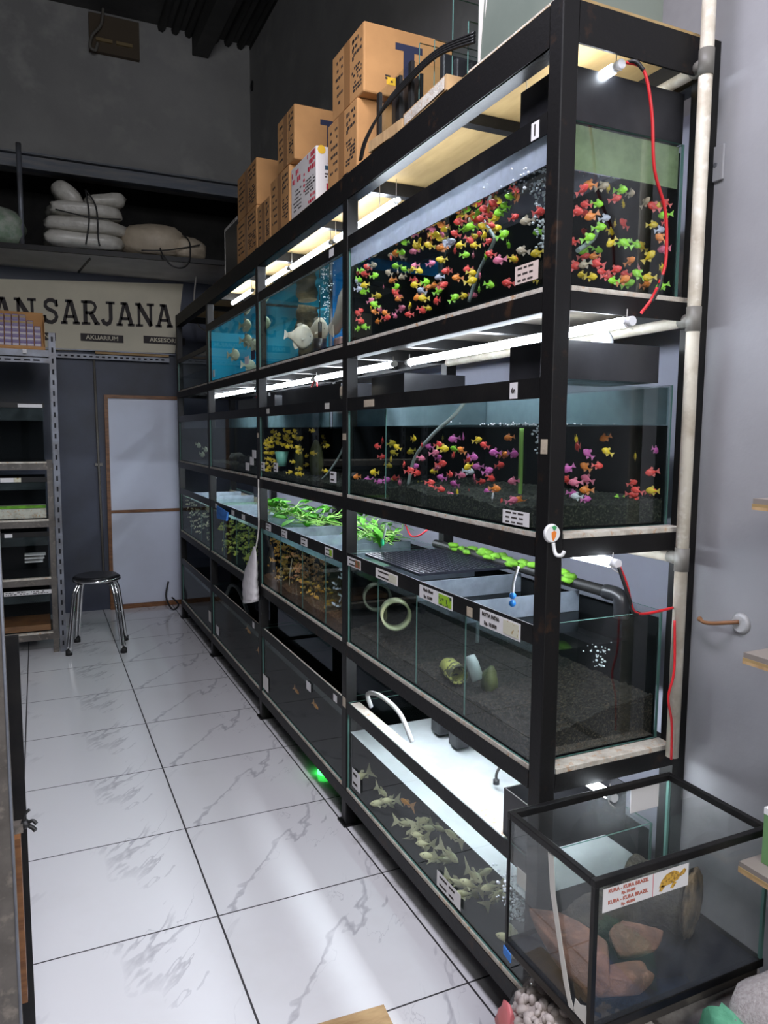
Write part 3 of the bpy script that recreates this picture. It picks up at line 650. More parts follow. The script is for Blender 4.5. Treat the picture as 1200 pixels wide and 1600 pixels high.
FISH = {
'A1': 'R,0.617,0.23,2.234,2.95,-0.31,0.97;T,0.617,0.191,2.211,-0.2,-0.1,1;G,0.617,0.294,2.218,-0.08,0.14,0.93;R,0.617,0.334,2.203,-1.5,0.24,0.85;R,0.648,0.289,2.193,3.28,0.01,1.12;G,0.617,0.314,2.177,0.26,0.23,0.96;L,0.632,0.322,2.168,2.55,-0.73,0.9;G,0.631,0.175,2.165,-0.66,-0.2,0.96;Y,0.633,0.258,2.147,2.35,0.13,1.04;G,0.638,0.276,2.127,2.37,0.21,1.06;L,0.632,0.322,2.143,-0.45,-0.06,0.92;Y,0.695,0.291,2.118,-0.12,-0.03,1.11;P,0.639,0.222,2.085,-0.62,-0.43,0.86;G,0.638,0.176,2.063,2.78,-0.41,1.09;Y,0.673,0.293,2.069,4.15,-0.27,0.91;R,0.64,0.33,2.063,-0.18,-0.23,0.85;R,0.617,0.323,2.053,2.21,-0.55,0.88;P,0.702,0.267,2.063,3.47,-0.1,0.99;O,0.642,0.185,2.04,3.01,-0.17,0.87;O,0.64,0.09,2.022,2.24,-0.4,0.9;R,0.655,0.121,2.012,-0.99,0.03,1.1;Y,0.644,0.319,2.025,1.8,-0.24,1;R,0.617,0.301,2.023,0.06,0.22,1.05;G,0.63,0.33,1.997,0.43,-0.25,0.94;G,0.657,0.309,2.003,2.89,-0.1,1.01;O,0.664,0.208,2.011,1.94,0.1,0.91;P,0.719,0.283,2.151,1.11,-0.3,0.88;G,0.617,-0.045,2.201,-0.97,0.32,0.93;T,0.617,0.028,2.212,2.25,-0.24,0.86;O,0.617,-0.011,2.212,2.11,-0.15,1.04;R,0.631,0.032,2.198,4.05,0.45,0.89;T,0.639,0.064,2.155,2.17,-0.43,0.93;G,0.668,0.061,2.18,2.63,-0.02,1.02;T,0.65,0.017,2.149,4.22,0.12,0.85;G,0.714,0.09,2.178,3,-0.24,0.91;T,0.782,0.248,2.189,3.17,0.44,1.01;O,0.707,0.176,2.156,3.18,0.44,1.03;G,0.638,0.006,2.097,-1.13,-0.27,0.91;R,0.642,0.01,2.078,2.52,-0.7,1.09;O,0.773,0.259,2.11,3.01,0.47,0.98;P,0.727,0.149,2.052,-0.74,-0.4,1.08;P,0.638,0.013,2.003,0.47,0.28,0.86;R,0.674,-0.027,2.004,2.31,-0.04,0.95;Y,0.671,-0.036,2.031,0.83,-0.39,1.1;Y,0.617,-0.174,2.223,-1.57,-0.56,0.91;Y,0.617,-0.162,2.201,0.15,0.42,0.92;Y,0.643,-0.145,2.198,3.09,-0.13,1.08;P,0.659,-0.085,2.198,2.67,0.17,0.89;P,0.761,0.101,2.199,2.66,0.07,0.88;Y,0.642,-0.15,2.123,-0.5,0.42,0.92;Y,0.708,0.03,2.166,-1.39,0.01,0.98;R,0.682,-0.042,2.115,-1.1,0.36,1.04;Y,0.635,-0.148,2.078,2.29,0.04,1.01;G,0.631,-0.219,2.073,0.17,-0.23,1.04;O,0.853,0.181,2.145,-1,-0.01,1.1;L,0.752,0.033,2.097,2.39,-0.4,1.1;O,0.645,-0.146,2.04,2.22,0.38,1;Y,0.64,-0.197,2.028,2.83,0.02,1.05;R,0.642,-0.175,1.995,0.1,0.32,1.03;Y,0.866,0.203,2.073,-0.54,0.21,0.95;Y,0.617,-0.273,2.214,-0.86,0.13,1;O,0.617,-0.257,2.239,0.29,-0.12,1.01;Y,0.617,-0.342,2.228,2.24,0.12,0.86;P,0.617,-0.324,2.194,0.73,0.15,0.92;Y,0.633,-0.245,2.179,2.71,-0.28,0.99;O,0.669,-0.25,2.174,3.05,0.1,1;P,0.731,-0.068,2.169,-0.7,-0.22,0.95;Y,0.777,-0.054,2.189,2.55,-0.19,0.96;L,0.748,-0.102,2.12,2.73,0.13,0.96;O,0.74,-0.087,2.096,3.26,0.28,1.05;R,0.637,-0.316,2.046,-0.21,-0.41,0.89;G,0.693,-0.189,2.055,-0.53,-0.51,0.96;R,0.639,-0.283,2.007,1.63,0.02,1.1;R,0.674,-0.281,2.099,2.69,0.08,0.93;L,0.647,-0.327,2.168,2.59,-0.6,0.87;G,0.617,-0.679,2.227,2.74,-0.14,0.85;O,0.617,-0.701,2.212,0.94,-0.17,1.09;R,0.617,-0.607,2.219,2.87,-0.47,1.02;R,0.617,-0.565,2.233,2.69,0.12,1.11;Y,0.617,-0.577,2.225,1.13,0.59,1.05;G,0.638,-0.647,2.191,2.14,-0.42,0.91;G,0.64,-0.622,2.183,2.95,0.36,1.07;G,0.617,-0.517,2.21,-1.2,-0.59,0.89;O,0.617,-0.491,2.225,-0.8,0.05,1.07;R,0.617,-0.429,2.224,2.6,0.08,1.08;G,0.617,-0.416,2.214,3.31,0.24,0.87;T,0.617,-0.483,2.194,3.86,0.26,0.96;R,0.635,-0.569,2.19,-0.29,0.05,0.92;R,0.634,-0.543,2.185,2.96,0.05,0.96;R,0.648,-0.493,2.196,2.12,0.17,0.96;Y,0.631,-0.605,2.169,-1.05,-0.22,0.96;G,0.633,-0.493,2.176,2.95,-0.03,1.05;G,0.667,-0.393,2.197,-0.71,-0.09,0.98;Y,0.638,-0.544,2.163,2.63,-0.5,0.95;R,0.704,-0.474,2.193,-0.32,0.24,0.85;Y,0.721,-0.473,2.185,-0.43,-0.28,1.05;R,0.71,-0.58,2.188,-0.61,-0.4,0.86;R,0.638,-0.394,2.179,2.94,-0.31,0.95;G,0.634,-0.642,2.119,-0.55,-0.45,1.05;G,0.688,-0.591,2.112,0.68,0.15,0.97;R,0.7,-0.413,2.18,-1.25,-0.01,0.89;R,0.631,-0.478,2.144,-0.56,0.56,0.87;Y,0.671,-0.434,2.165,-0.61,-0.24,0.86;Y,0.638,-0.545,2.14,0.55,-0.45,1.09;R,0.808,-0.298,2.197,-0.79,-0.5,0.9;Y,0.722,-0.28,2.182,2.08,-0.07,1.01;L,0.648,-0.34,2.168,-0.51,-0.34,1.07;Y,0.726,-0.359,2.164,2.62,-0.05,0.92;R,0.641,-0.385,2.138,1.09,0.27,1.1;G,0.656,-0.415,2.118,-0.79,0.07,0.86;P,0.71,-0.375,2.131,1.07,0.01,1.01;G,0.656,-0.527,2.091,0.87,-0.26,1.07;R,0.649,-0.566,2.088,2.42,-0.21,0.89;P,0.633,-0.635,2.057,2.27,0.09,1.07;Y,0.761,-0.502,2.101,-0.35,0.27,0.91;O,0.862,-0.372,2.135,-1.69,0.45,1.06;R,0.639,-0.351,2.083,1.31,-0.08,1.01;R,0.661,-0.43,2.075,2.98,0.2,0.92;Y,0.647,-0.468,2.057,-0.28,0.03,0.89;O,0.797,-0.137,2.116,2.66,-0.05,1.1;Y,0.643,-0.471,2.033,-0.39,-0.28,1.11;P,0.657,-0.499,2.044,0.96,-0.14,0.93;G,0.708,-0.415,2.026,1.05,0.07,1.12;G,0.685,-0.503,2.021,-0.98,0.33,0.98;R,0.704,-0.573,2.015,2.21,-0.13,1.1;R,0.696,-0.219,2.069,-1.06,-0.31,1.05;G,0.688,-0.3,2.015,-0.56,-0.61,1.05;Y,0.715,-0.309,2.023,-0.22,-0.22,0.93;P,0.955,0.025,2.1,-0.33,0.1,1;R,0.631,-0.8,2.136,-0.01,-0.31,1.09;G,0.697,-0.715,2.119,2.5,0.34,0.92;T,0.633,-0.739,2.058,2.4,-0.21,0.99;Y,0.769,-0.6,2.028,3.3,-0.52,0.98;Y,0.697,-0.712,2.066,2.61,0.3,1.06;T,0.638,-0.747,2.13,2.5,0.18,1.05;O,0.705,-0.195,2.19,2.75,0.17,1.08;Y,0.783,-0.059,2.188,2.36,0.24,0.97;O,0.752,-0.852,2.224,2.22,-0.19,0.98;T,0.787,-0.852,2.221,-0.73,-0.26,0.99;Y,0.807,-0.852,2.224,0.66,-0.42,1;G,0.845,-0.852,2.209,-1.11,0.12,1.04;T,0.877,-0.852,2.201,-1.55,0.2,0.94;R,0.727,-0.852,2.189,-1.29,-0.42,1.07;R,0.838,-0.832,2.186,-0.74,-0.28,0.94;Y,0.869,-0.828,2.179,0.64,0.18,0.9;G,0.782,-0.832,2.167,-0.74,0.22,0.89;R,0.744,-0.839,2.158,2.14,-0.27,0.86;T,0.933,-0.836,2.188,-1.43,-0.62,0.92;R,0.969,-0.831,2.184,2.76,-0.42,1.1;Y,0.986,-0.827,2.19,-0.27,-0.5,0.85;R,1.011,-0.852,2.194,2.59,-0.48,0.85;G,1.02,-0.852,2.165,2.12,0,1.06;R,0.996,-0.852,2.147,0.24,-0.45,0.92;R,0.73,-0.816,2.146,-0.99,0.19,1.11;R,0.81,-0.748,2.169,-1.15,0.11,0.87;O,0.776,-0.823,2.14,2.46,0.36,1.05;L,0.819,-0.818,2.14,-0.43,-0.2,0.89;G,0.804,-0.816,2.117,-0.61,-0.13,1.03;Y,0.849,-0.823,2.13,0.88,-0.09,0.89;R,0.93,-0.767,2.152,3.23,-0.55,1.06;Y,0.922,-0.723,2.143,0.11,0.24,0.94;Y,0.981,-0.813,2.145,-0.52,-0.03,0.89;L,0.985,-0.836,2.127,-0.15,-0.28,0.91;R,0.977,-0.555,2.184,3.31,-0.42,1.02;G,0.76,-0.829,2.083,-0.6,-0.36,1.04;Y,0.839,-0.826,2.083,2.6,0.72,0.89;G,0.952,-0.729,2.114,-0.34,-0.06,0.91;G,0.878,-0.835,2.081,2.65,-0.52,1.06;G,0.964,-0.773,2.104,-0.59,0.6,0.93;O,0.986,-0.852,2.105,2.22,-0.65,0.97;G,0.862,-0.695,2.096,2.57,0.56,1.06;G,0.961,-0.629,2.119,-0.45,0.25,0.86;Y,0.999,-0.764,2.102,3.09,-0.53,1.08;O,0.921,-0.667,2.09,2.46,0.14,0.91;R,0.897,-0.648,2.091,-0.6,-0.21,1.01;Y,0.959,-0.829,2.059,-0.84,-0.71,1.1;P,1.012,-0.852,2.08,1.78,-0.08,1.1;O,0.914,-0.809,2.047,-1.17,-0.45,0.92;R,0.804,-0.818,2.028,2.19,-0.25,1.1;T,0.761,-0.822,2.022,2.43,0.25,0.95;R,0.852,-0.783,2.02,2.83,-0.01,0.9;R,0.866,-0.81,2.02,-0.89,-0.29,1.01;Y,0.904,-0.637,2.044,1.75,-0.12,0.96;Y,0.767,-0.837,1.989,-0.93,0.05,0.9;P,0.94,-0.817,2.027,0.59,0.48,0.91;G,0.935,-0.822,2.013,2.62,-0.58,1.07;R,0.952,-0.758,2.028,2.8,-0.07,0.89;R,0.858,-0.79,2.007,-0.42,0.01,0.93;O,0.887,-0.818,1.995,-0.85,-0.47,1.06;G,0.849,-0.828,1.989,2.84,0.04,0.89;G,0.979,-0.735,2.009,-0.89,-0.34,1.09;Y,0.96,-0.835,2.006,2.67,0.03,1.05;O,0.979,-0.799,1.996,-1.43,-0.07,1.04;G,1.02,-0.852,1.987,2.15,0.22,1.02;Y,0.993,-0.852,2.032,0.45,-0.1,1.06;R,0.788,-0.742,2.097,2.96,0.18,0.9;R,0.744,-0.797,2.021,-0.6,-0.05,1.09',
'B1': 'R,0.692,0.224,1.574,0.98,-0.01,1.12;R,0.64,0.152,1.555,2.03,-0.08,0.93;Y,0.686,0.136,1.565,-0.05,-0.12,1.12;Y,0.643,-0.009,1.554,2.48,-0.46,0.87;Y,0.709,-0,1.584,-1.55,0.05,1.11;Y,0.744,0.083,1.538,2.44,0.39,1;Y,0.713,0.165,1.53,2.76,-0.42,0.91;R,0.736,0.325,1.511,-0.31,0.05,0.98;Y,0.709,0.206,1.482,-0.58,0.34,0.92;Y,0.631,0.02,1.513,1.29,0.27,1.01;R,0.63,-0.082,1.498,0.92,-0.2,0.98;R,0.64,-0.106,1.478,-0.81,-0.23,1.05;Y,0.63,0.16,1.459,3.3,-0.09,1.11;O,0.63,0.328,1.434,3.37,0.02,1.03;M,0.649,0.254,1.426,2.94,0.18,1.12;M,0.638,0.139,1.426,-0.73,0.24,0.86;M,0.647,0.098,1.434,-0.08,-0.11,1.1;R,0.731,0.188,1.435,2.24,0.34,1.03;Y,0.72,0.197,1.422,-0.35,0.07,1.08;P,0.639,-0.036,1.434,1.42,0.23,0.98;M,0.704,-0.013,1.486,-0.72,-0.3,1.09;O,0.684,-0.062,1.413,0,0.11,0.89;Y,0.785,0.085,1.418,-1.16,0.35,0.97;R,0.661,-0.154,1.565,0.94,0.17,0.85;P,0.654,-0.161,1.522,-0.52,0.32,0.87;R,0.657,-0.123,1.471,0.09,0.11,1.06;M,0.758,-0.029,1.556,2.18,-0.14,0.97;R,0.631,-0.316,1.568,-1.08,-0.16,0.9;Y,0.635,-0.341,1.557,-0.55,0.12,1.07;P,0.651,-0.257,1.541,-0.39,-0.18,0.94;M,0.694,-0.208,1.524,-1.26,-0.26,0.89;R,0.664,-0.278,1.507,-0.81,-0.15,1.11;P,0.8,-0.011,1.483,-0.59,-0.49,0.93;Y,0.8,0.014,1.467,3.18,-0.01,0.93;Y,0.913,0.155,1.586,1,0,1.01;M,0.642,-0.399,1.587,2.54,0.18,1.03;M,0.693,-0.364,1.593,0.98,0.54,0.9;Y,0.711,-0.414,1.583,-0.85,-0.26,0.9;G,0.797,-0.137,1.55,2.1,-0.24,1.02;O,0.712,-0.325,1.55,3.1,-0.56,0.95;R,0.675,-0.337,1.537,0.78,-0.09,0.97;M,0.63,-0.52,1.537,-1.1,0.17,1;R,0.697,-0.384,1.523,-1.46,-0.29,0.96;Y,0.653,-0.466,1.507,3.25,0.3,1.01;W,0.745,-0.311,1.484,-0.54,0.13,1.09;M,0.679,-0.476,1.507,2.44,0.05,0.95;M,0.643,-0.581,1.499,-0.82,-0.36,0.96;R,0.702,-0.473,1.568,2.16,-0.34,0.9;O,0.767,-0.503,1.592,2.48,0.15,0.89;M,0.712,-0.515,1.548,2.98,-0.03,1.1;O,0.81,-0.413,1.538,-0.93,-0.27,0.96;M,0.68,-0.648,1.549,0.07,0.14,1.09;R,0.853,-0.325,1.502,0.02,-0.12,1.08;P,0.731,-0.289,1.471,-0.9,0.12,0.99;R,0.652,-0.357,1.478,-1.52,0.01,0.94;M,0.767,-0.104,1.452,2.34,-0.19,1.03;R,0.634,-0.263,1.448,-0.62,-0.02,0.9;Y,0.952,0.266,1.405,-0.08,0.13,1.09;M,0.718,-0.276,1.442,2.1,-0.26,1.01;R,0.69,-0.136,1.41,2.26,0.49,0.88;R,0.69,-0.182,1.418,2.78,-0.93,1;R,0.649,-0.303,1.43,-0.45,0.27,0.92;W,0.844,-0.027,1.404,1.31,-0.8,1.06;P,0.688,-0.291,1.406,-0.66,-0.13,1.08;R,0.76,-0.294,1.412,1.65,-0.01,1.1;M,0.901,-0.11,1.408,-0.27,0.15,0.89;R,0.839,-0.239,1.445,-0.42,-0.11,0.89;P,0.713,-0.402,1.467,1.2,-0.59,1.04;R,0.766,-0.408,1.469,-0.07,0.58,1.01;O,0.65,-0.608,1.452,-0.88,0.01,1;M,0.761,-0.404,1.425,1.71,-0.09,1.08;W,0.641,-0.614,1.428,0.85,-0.5,1.07;W,0.684,-0.506,1.42,0.96,-0.12,0.94;R,0.661,-0.443,1.404,2.74,-0.28,0.92;Y,0.678,-0.362,1.417,1.19,-0.69,1.11;Y,0.646,-0.501,1.412,1.37,-0.32,1.08;R,0.666,-0.619,1.411,0.83,-0.65,1.06;P,0.651,-0.689,1.425,-0.19,-0.18,1.04;O,0.711,-0.644,1.42,3.04,-0.24,1.09;P,0.699,-0.629,1.473,2.91,0.07,0.97;O,0.905,-0.755,1.594,2.18,0.36,0.94;Y,0.84,-0.839,1.558,2.6,-0.49,0.9;Y,0.972,-0.798,1.544,0.86,-0.12,1.03;M,1.011,-0.852,1.563,0.24,0.32,0.92;Y,0.777,-0.79,1.591,0.65,0.24,0.9;R,0.794,-0.777,1.571,1.24,0.08,1.12;M,0.805,-0.807,1.552,2.93,-0.63,1.02;O,0.842,-0.754,1.515,2.75,-0.58,0.99;R,0.826,-0.818,1.522,-0.44,0.07,0.85;M,0.726,-0.828,1.517,2.17,0.5,0.96;R,0.903,-0.603,1.471,2.02,-0.21,1.06;P,0.78,-0.792,1.478,2.5,0.03,1.05;P,0.83,-0.777,1.484,2.02,-0.32,1.11;O,0.835,-0.77,1.455,2.64,-0.01,1.09;M,0.786,-0.77,1.447,-0.9,0.18,0.9;M,0.802,-0.806,1.434,-0.26,-0.12,0.85;O,0.902,-0.612,1.41,2.6,-0.23,0.89;W,0.784,-0.793,1.441,2.51,-0.05,0.91;R,0.898,-0.746,1.421,0.91,-0.8,1.02;G,0.941,-0.773,1.428,2.33,0.26,1.01;R,0.983,-0.778,1.471,-0.88,-0.36,0.85;R,0.972,-0.791,1.442,-0.45,0.03,1.03;R,0.948,-0.836,1.455,2.23,-0.35,0.93;P,0.97,-0.779,1.411,2.4,-0.15,0.96;R,0.976,-0.811,1.424,2.82,0,0.94;Y,0.966,-0.831,1.406,2.08,0.53,0.97;R,0.992,-0.852,1.504,2.63,0.18,1.05;R,0.999,-0.833,1.451,-0.89,-0.18,0.92;Y,0.996,-0.852,1.454,2.08,0,1.02',
'B2': 'Y,0.652,1.519,1.608,2.99,0.13,1.04;Y,0.617,1.257,1.614,1.87,-0.32,1.04;Y,0.635,1.375,1.595,-0.47,0.28,0.93;Y,0.715,1.503,1.587,-0.01,0.04,1.02;Y,0.635,1.452,1.585,0.77,-0.41,1.02;Y,0.647,1.421,1.576,-0.6,0.3,0.94;Y,0.635,1.51,1.573,-0.43,0.19,0.91;Y,0.7,1.391,1.605,2.74,-0.36,1.03;Y,0.704,1.44,1.578,3.2,-0.19,0.93;Y,0.658,1.333,1.572,1.91,-0.41,1;Y,0.63,1.578,1.562,0.37,0.04,0.86;Y,0.63,1.479,1.555,3.13,0.18,0.93;Y,0.639,1.581,1.546,-0.63,-0.41,1.08;Y,0.632,1.606,1.538,-0.18,0.38,0.87;Y,0.699,1.607,1.552,2.58,-0.3,1.04;Y,0.658,1.451,1.548,2.61,-0.02,0.97;Y,0.617,1.619,1.548,3.05,0.33,0.93;Y,0.635,1.544,1.531,0.01,0.35,1.03;Y,0.632,1.584,1.518,2.27,-0.1,0.87;Y,0.632,1.46,1.532,0.95,-0.15,0.98;Y,0.657,1.374,1.54,2.94,-0.57,0.9;Y,0.659,1.332,1.54,3.55,-0.3,0.91;Y,0.632,1.203,1.535,2.3,0.21,1.1;Y,0.649,1.195,1.535,2.53,-0.51,0.86;Y,0.703,1.306,1.609,2.75,-0.88,0.92;Y,0.646,1.137,1.583,2.89,-0.5,0.99;Y,0.776,1.497,1.574,-0.69,-0.27,0.93;Y,0.677,1.15,1.574,0.03,-0.58,1.01;Y,0.636,1.062,1.531,2.88,-0.62,1.02;Y,0.686,1.174,1.526,3.06,-0.39,1.01;Y,0.693,1.345,1.553,-0.98,-0.41,0.86;Y,0.617,0.846,1.613,-0.71,0.21,0.89;Y,0.661,1.294,1.562,-0.64,0.32,0.92;Y,0.631,1.598,1.494,2.87,-0.04,0.9;Y,0.642,1.579,1.494,3.27,0,0.94;Y,0.661,1.544,1.495,3.74,-0.29,0.97;Y,0.648,1.54,1.493,2.26,-0.08,1.06;Y,0.664,1.499,1.498,1.99,0.41,0.92;Y,0.891,1.446,1.529,2.77,0.21,1.05;Y,0.797,1.141,1.556,-0.32,-0.4,0.88;Y,0.669,0.762,1.545,-0.8,-0.25,0.93;Y,0.806,1.177,1.582,1.92,-0.51,1.04;Y,0.691,1.094,1.492,3.71,0.19,0.95;Y,0.693,1,1.507,2.75,-0.13,1.1;Y,0.801,1.426,1.434,-0.04,-0.09,1.04;Y,0.636,1.052,1.511,3.42,-0.2,1.08;Y,0.638,1.588,1.462,-0.69,0.12,1;Y,0.638,1.523,1.46,2.1,0.16,0.99;Y,0.64,1.466,1.452,-0.14,-0.25,1.06;Y,0.669,1.53,1.428,-0.45,0.26,1.07;Y,0.631,1.607,1.437,0.03,0.09,0.89;Y,0.648,1.579,1.418,2.69,0.25,1.08;Y,0.632,1.562,1.401,3.17,-0.11,1.08;Y,0.633,1.189,1.409,-0.2,-0.19,0.98;Y,0.685,1.194,1.425,-0.31,0.09,1.1;Y,0.785,1.536,1.408,3.13,-0.59,0.9;Y,0.659,0.754,1.437,-0.48,0.27,0.86;Y,0.636,1.069,1.404,2.61,-0.39,0.99;Y,0.639,1.153,1.462,-0.07,0.18,0.9;Y,0.634,1.014,1.409,2.26,0,1.08',
'D1': 'C,0.636,0.146,0.238,-1.27,0.22,0.87;C,0.634,0.131,0.194,2.69,-0.05,1.1;C,0.634,0.051,0.242,2.46,-0.24,0.93;C,0.632,0.308,0.231,2.3,0.5,1.1;O,0.645,-0.085,0.294,1.95,-0.22,0.85;C,0.639,-0.042,0.201,-0.84,-0.13,0.94;C,0.647,-0.17,0.267,-0.74,-0.3,0.95;C,0.654,-0.185,0.226,2.36,-0.09,0.87;C,0.68,-0.176,0.246,-0.09,0.17,0.95;C,0.661,-0.225,0.216,2.5,-0.27,0.87;C,0.63,-0.113,0.191,-0.58,-0.81,1.05;C,0.617,-0.196,0.204,1.57,-0.36,1.05;C,0.617,-0.27,0.192,2.8,-0.08,1.06;C,0.682,-0.291,0.193,-0.11,0.06,1.01;C,0.658,-0.368,0.263,-1.16,0.15,1.09;C,0.639,-0.416,0.339,2.28,-0.19,0.89;C,0.752,-0.125,0.207,-0.45,0.02,0.86;C,0.632,-0.41,0.191,-0.75,-0.07,0.99;C,0.63,-0.488,0.192,2.88,-0.24,1.07;C,0.642,-0.525,0.24,2.62,-0.55,1.05;C,0.639,-0.524,0.278,-1.52,0.17,1.11;C,0.686,-0.527,0.271,-0.04,0.08,0.93;C,0.64,-0.638,0.304,2.64,0.14,0.9;C,0.698,-0.577,0.218,-0.31,-0.46,0.92;C,0.747,-0.528,0.193,-0.87,0.34,1.01;C,0.617,-0.725,0.198,2.2,0.13,1;C,0.617,-0.788,0.184,-0.84,-0.08,1.02;C,0.655,-0.746,0.225,1.74,-0.49,0.92'}

def swim(me, nm, c, loc, yaw, pitch, s, label, group):
    o = bpy.data.objects.new(nm, me); COL.objects.link(o); o.location = loc; o.rotation_euler = (0, pitch, yaw); o.scale = (s, s, s)
    return tag(o, label, 'fish', group)
TANKWORD = {'A1': 'the crowded multicoloured aquarium nearest on the top shelf', 'B1': 'the dark aquarium nearest on the second shelf', 'B2': 'the aquarium with the green cup on the second shelf', 'D1': 'the bright bottom aquarium'}
for tk, data in FISH.items():
    for q in data.split(';'):
        c, x, y, z, yaw, pit, s = q.split(','); x, y, z, yaw, pit, s = map(float, (x, y, z, yaw, pit, s))
        y = max(min(y, 0.325), -0.842) if tk in ('A1', 'B1', 'D1') else max(min(y, 1.59), 0.43)
        x = max(0.632, min(0.998, x)) if tk != 'D1' else max(0.66, x)
        if tk == 'D1':
            me = M_koio if c == 'O' else M_koi; z = min(z, 0.385)
            swim(me, 'goldfish', c, (x, y, z), yaw, pit + random.uniform(-.3, .5), s, ('orange' if c == 'O' else 'pale cream') + ' goldfish with trailing fins swimming in ' + TANKWORD[tk], ('orange' if c == 'O' else 'cream') + ' goldfish in the cloudy bottom aquarium')
        else:
            nm = FC[c][0]
            if tk == 'A1': z = max(1.98, min(z, 2.205)); s *= 0.80
            if tk == 'B1': z = max(1.405, min(z, 1.608)); s *= 0.80
            if tk == 'B2': s *= 0.74
            swim(FM[c], 'fish', c, (x, y, z), yaw, pit, s, '%s deep bodied fish swimming in %s' % (nm, TANKWORD[tk]), '%s fish in %s' % (nm, TANKWORD[tk]))
def shoal_of(mesh, nm, places, label):
    """a crowd of tiny fish nobody could count: one object"""
    bm = bmesh.new()
    for loc, yaw, pit, q in places:
        k0 = len(bm.verts); bm.from_mesh(mesh); bm.verts.ensure_lookup_table()
        bmesh.ops.transform(bm, matrix=Matrix.Translation(loc) @ Euler((0, pit, yaw)).to_matrix().to_4x4() @ Matrix.Scale(q, 4), verts=bm.verts[k0:])
    o = obj(nm, bm, list(mesh.materials)); tag(o, label, 'fish', kind='stuff'); return o
def shoal(n, me, nm, rx, ry, rz, smin, smax, label, group):
    shoal_of(me, 'fish_shoal', [((random.uniform(*rx), random.uniform(*ry), random.uniform(*rz)), random.uniform(0, 6.28), random.gauss(0, .4), random.uniform(smin, smax)) for k in range(n)], label)
M_amber = fish_mesh('fish', fmat('amber_fish_skin', (0.85, 0.42, 0.06)), 0.030, 0.34, 0.15, 0.26, 0.6)
M_rust = fish_mesh('fish', fmat('rust_fish_skin', (0.62, 0.26, 0.10)), 0.030, 0.34, 0.15, 0.26, 0.6)
M_pale = fish_mesh('fish', fmat('pale_blue_white_fish_skin', (0.75, 0.80, 0.92)), 0.028, 0.34, 0.15, 0.26, 0.6)
M_olive = fish_mesh('fish', fmat('olive_yellow_fish_skin', (0.62, 0.66, 0.10)), 0.032, 0.40, 0.16, 0.26, 0.6)
M_straw = fish_mesh('fish', fmat('straw_fish_skin', (0.80, 0.74, 0.50)), 0.034, 0.36, 0.16, 0.26, 0.6)
shoal(120, M_amber, 'fish', (0.624, 0.76), (1.29, 1.59), (0.835, 1.04), .9, 1.25, 'crowd of small amber fish in the left partition of the third shelf amber aquarium', None)
shoal(90, M_rust, 'fish', (0.624, 0.76), (0.96, 1.25), (0.855, 1.01), .9, 1.25, 'crowd of small rust coloured fish in the middle of the third shelf amber aquarium', None)
shoal(40, M_amber, 'fish', (0.624, 0.72), (0.64, 1.25), (0.835, 0.92), .9, 1.2, 'scatter of small amber fish low over the red brown gravel', None)
shoal(44, M_pale, 'fish', (0.624, 0.76), (0.43, 0.60), (0.86, 1.03), .9, 1.2, 'crowd of small bluish white fish in the right partition of the amber fish aquarium', None)
shoal(240, M_olive, 'fish', (0.624, 0.74), (1.69, 2.85), (0.80, 1.045), .9, 1.2, 'crowd of small olive yellow fish under the trailing plants on the third shelf', None)
shoal(110, M_straw, 'fish', (0.624, 0.74), (2.99, 4.08), (0.81, 1.05), .9, 1.2, 'crowd of small straw coloured fish in the murky far aquarium on the third shelf', None)
# silver dollars, discs and the long white fish on the top shelf
M_round = fish_mesh('fish', fmat('silvery_round_fish_skin', (0.60, 0.66, 0.46)), 0.118, 0.66, 0.16, 0.20, 0.35)
for k, (y, z, yaw, x) in enumerate(((2.12, 2.235, -1.1, .66), (2.26, 2.165, -1.0, .70), (2.02, 2.11, -1.2, .68), (2.42, 2.09, -1.0, .66), (1.83, 2.09, -1.1, .66), (1.80, 2.21, -1.0, .68), (2.05, 1.995, 0.35, .66))):
    tag(swim(M_round, 'round_fish', None, (x, y, z), yaw, 0.05, 0.95, 'silvery round bodied fish in the teal backed aquarium', 'round silvery fish on the top shelf'), 'silvery round bodied fish in the teal backed aquarium', 'fish', 'round silvery fish on the top shelf')
M_disc = fish_mesh('fish', fmat('pale_disc_fish_skin', (0.74, 0.66, 0.52)), 0.145, 0.86, 0.22, 0.12, 0.12, 0.1)
swim(M_disc, 'disc_fish', None, (0.68, 1.17, 2.065), -0.15, 0.1, 1.0, 'paler upright disc shaped fish, left of the pair in the blue aquarium', None)
swim(M_disc, 'disc_fish', None, (0.78, 1.20, 2.10), -1.0, 0.0, 1.06, 'buff disc shaped fish turned broadside, right of the pair in the blue aquarium', None)
wf = thing('long_white_fish', 'long white fish slanting down the right side of the blue aquarium', 'fish', (0.66, 0.56, 2.1))
part('body', mat('white_fish_skin', (0.78, 0.70, 0.58), 0.5), wf, lambda bm: tube(bm, smooth_path([(0.645, 0.44, 2.20), (0.65, 0.50, 2.15), (0.66, 0.56, 2.095), (0.67, 0.64, 2.055), (0.67, 0.69, 2.035)], 5), 0.026, 12, 0, [0.25 + 0.75 * min(1, k / 6) for k in range(15)] + [0.95, 1.0, 1.05, 1.05, 0.95, 0.6]))
part('fin', mat('white_fish_fin', (0.72, 0.62, 0.48), 0.5), wf, lambda bm: (prism(bm, [(0.645, 0.62, 2.05), (0.64, 0.60, 1.995), (0.643, 0.66, 2.02)], (0.002, 0, 0)), prism(bm, [(0.68, 0.50, 2.17), (0.69, 0.55, 2.165), (0.69, 0.60, 2.12)], (0.002, 0, 0))))
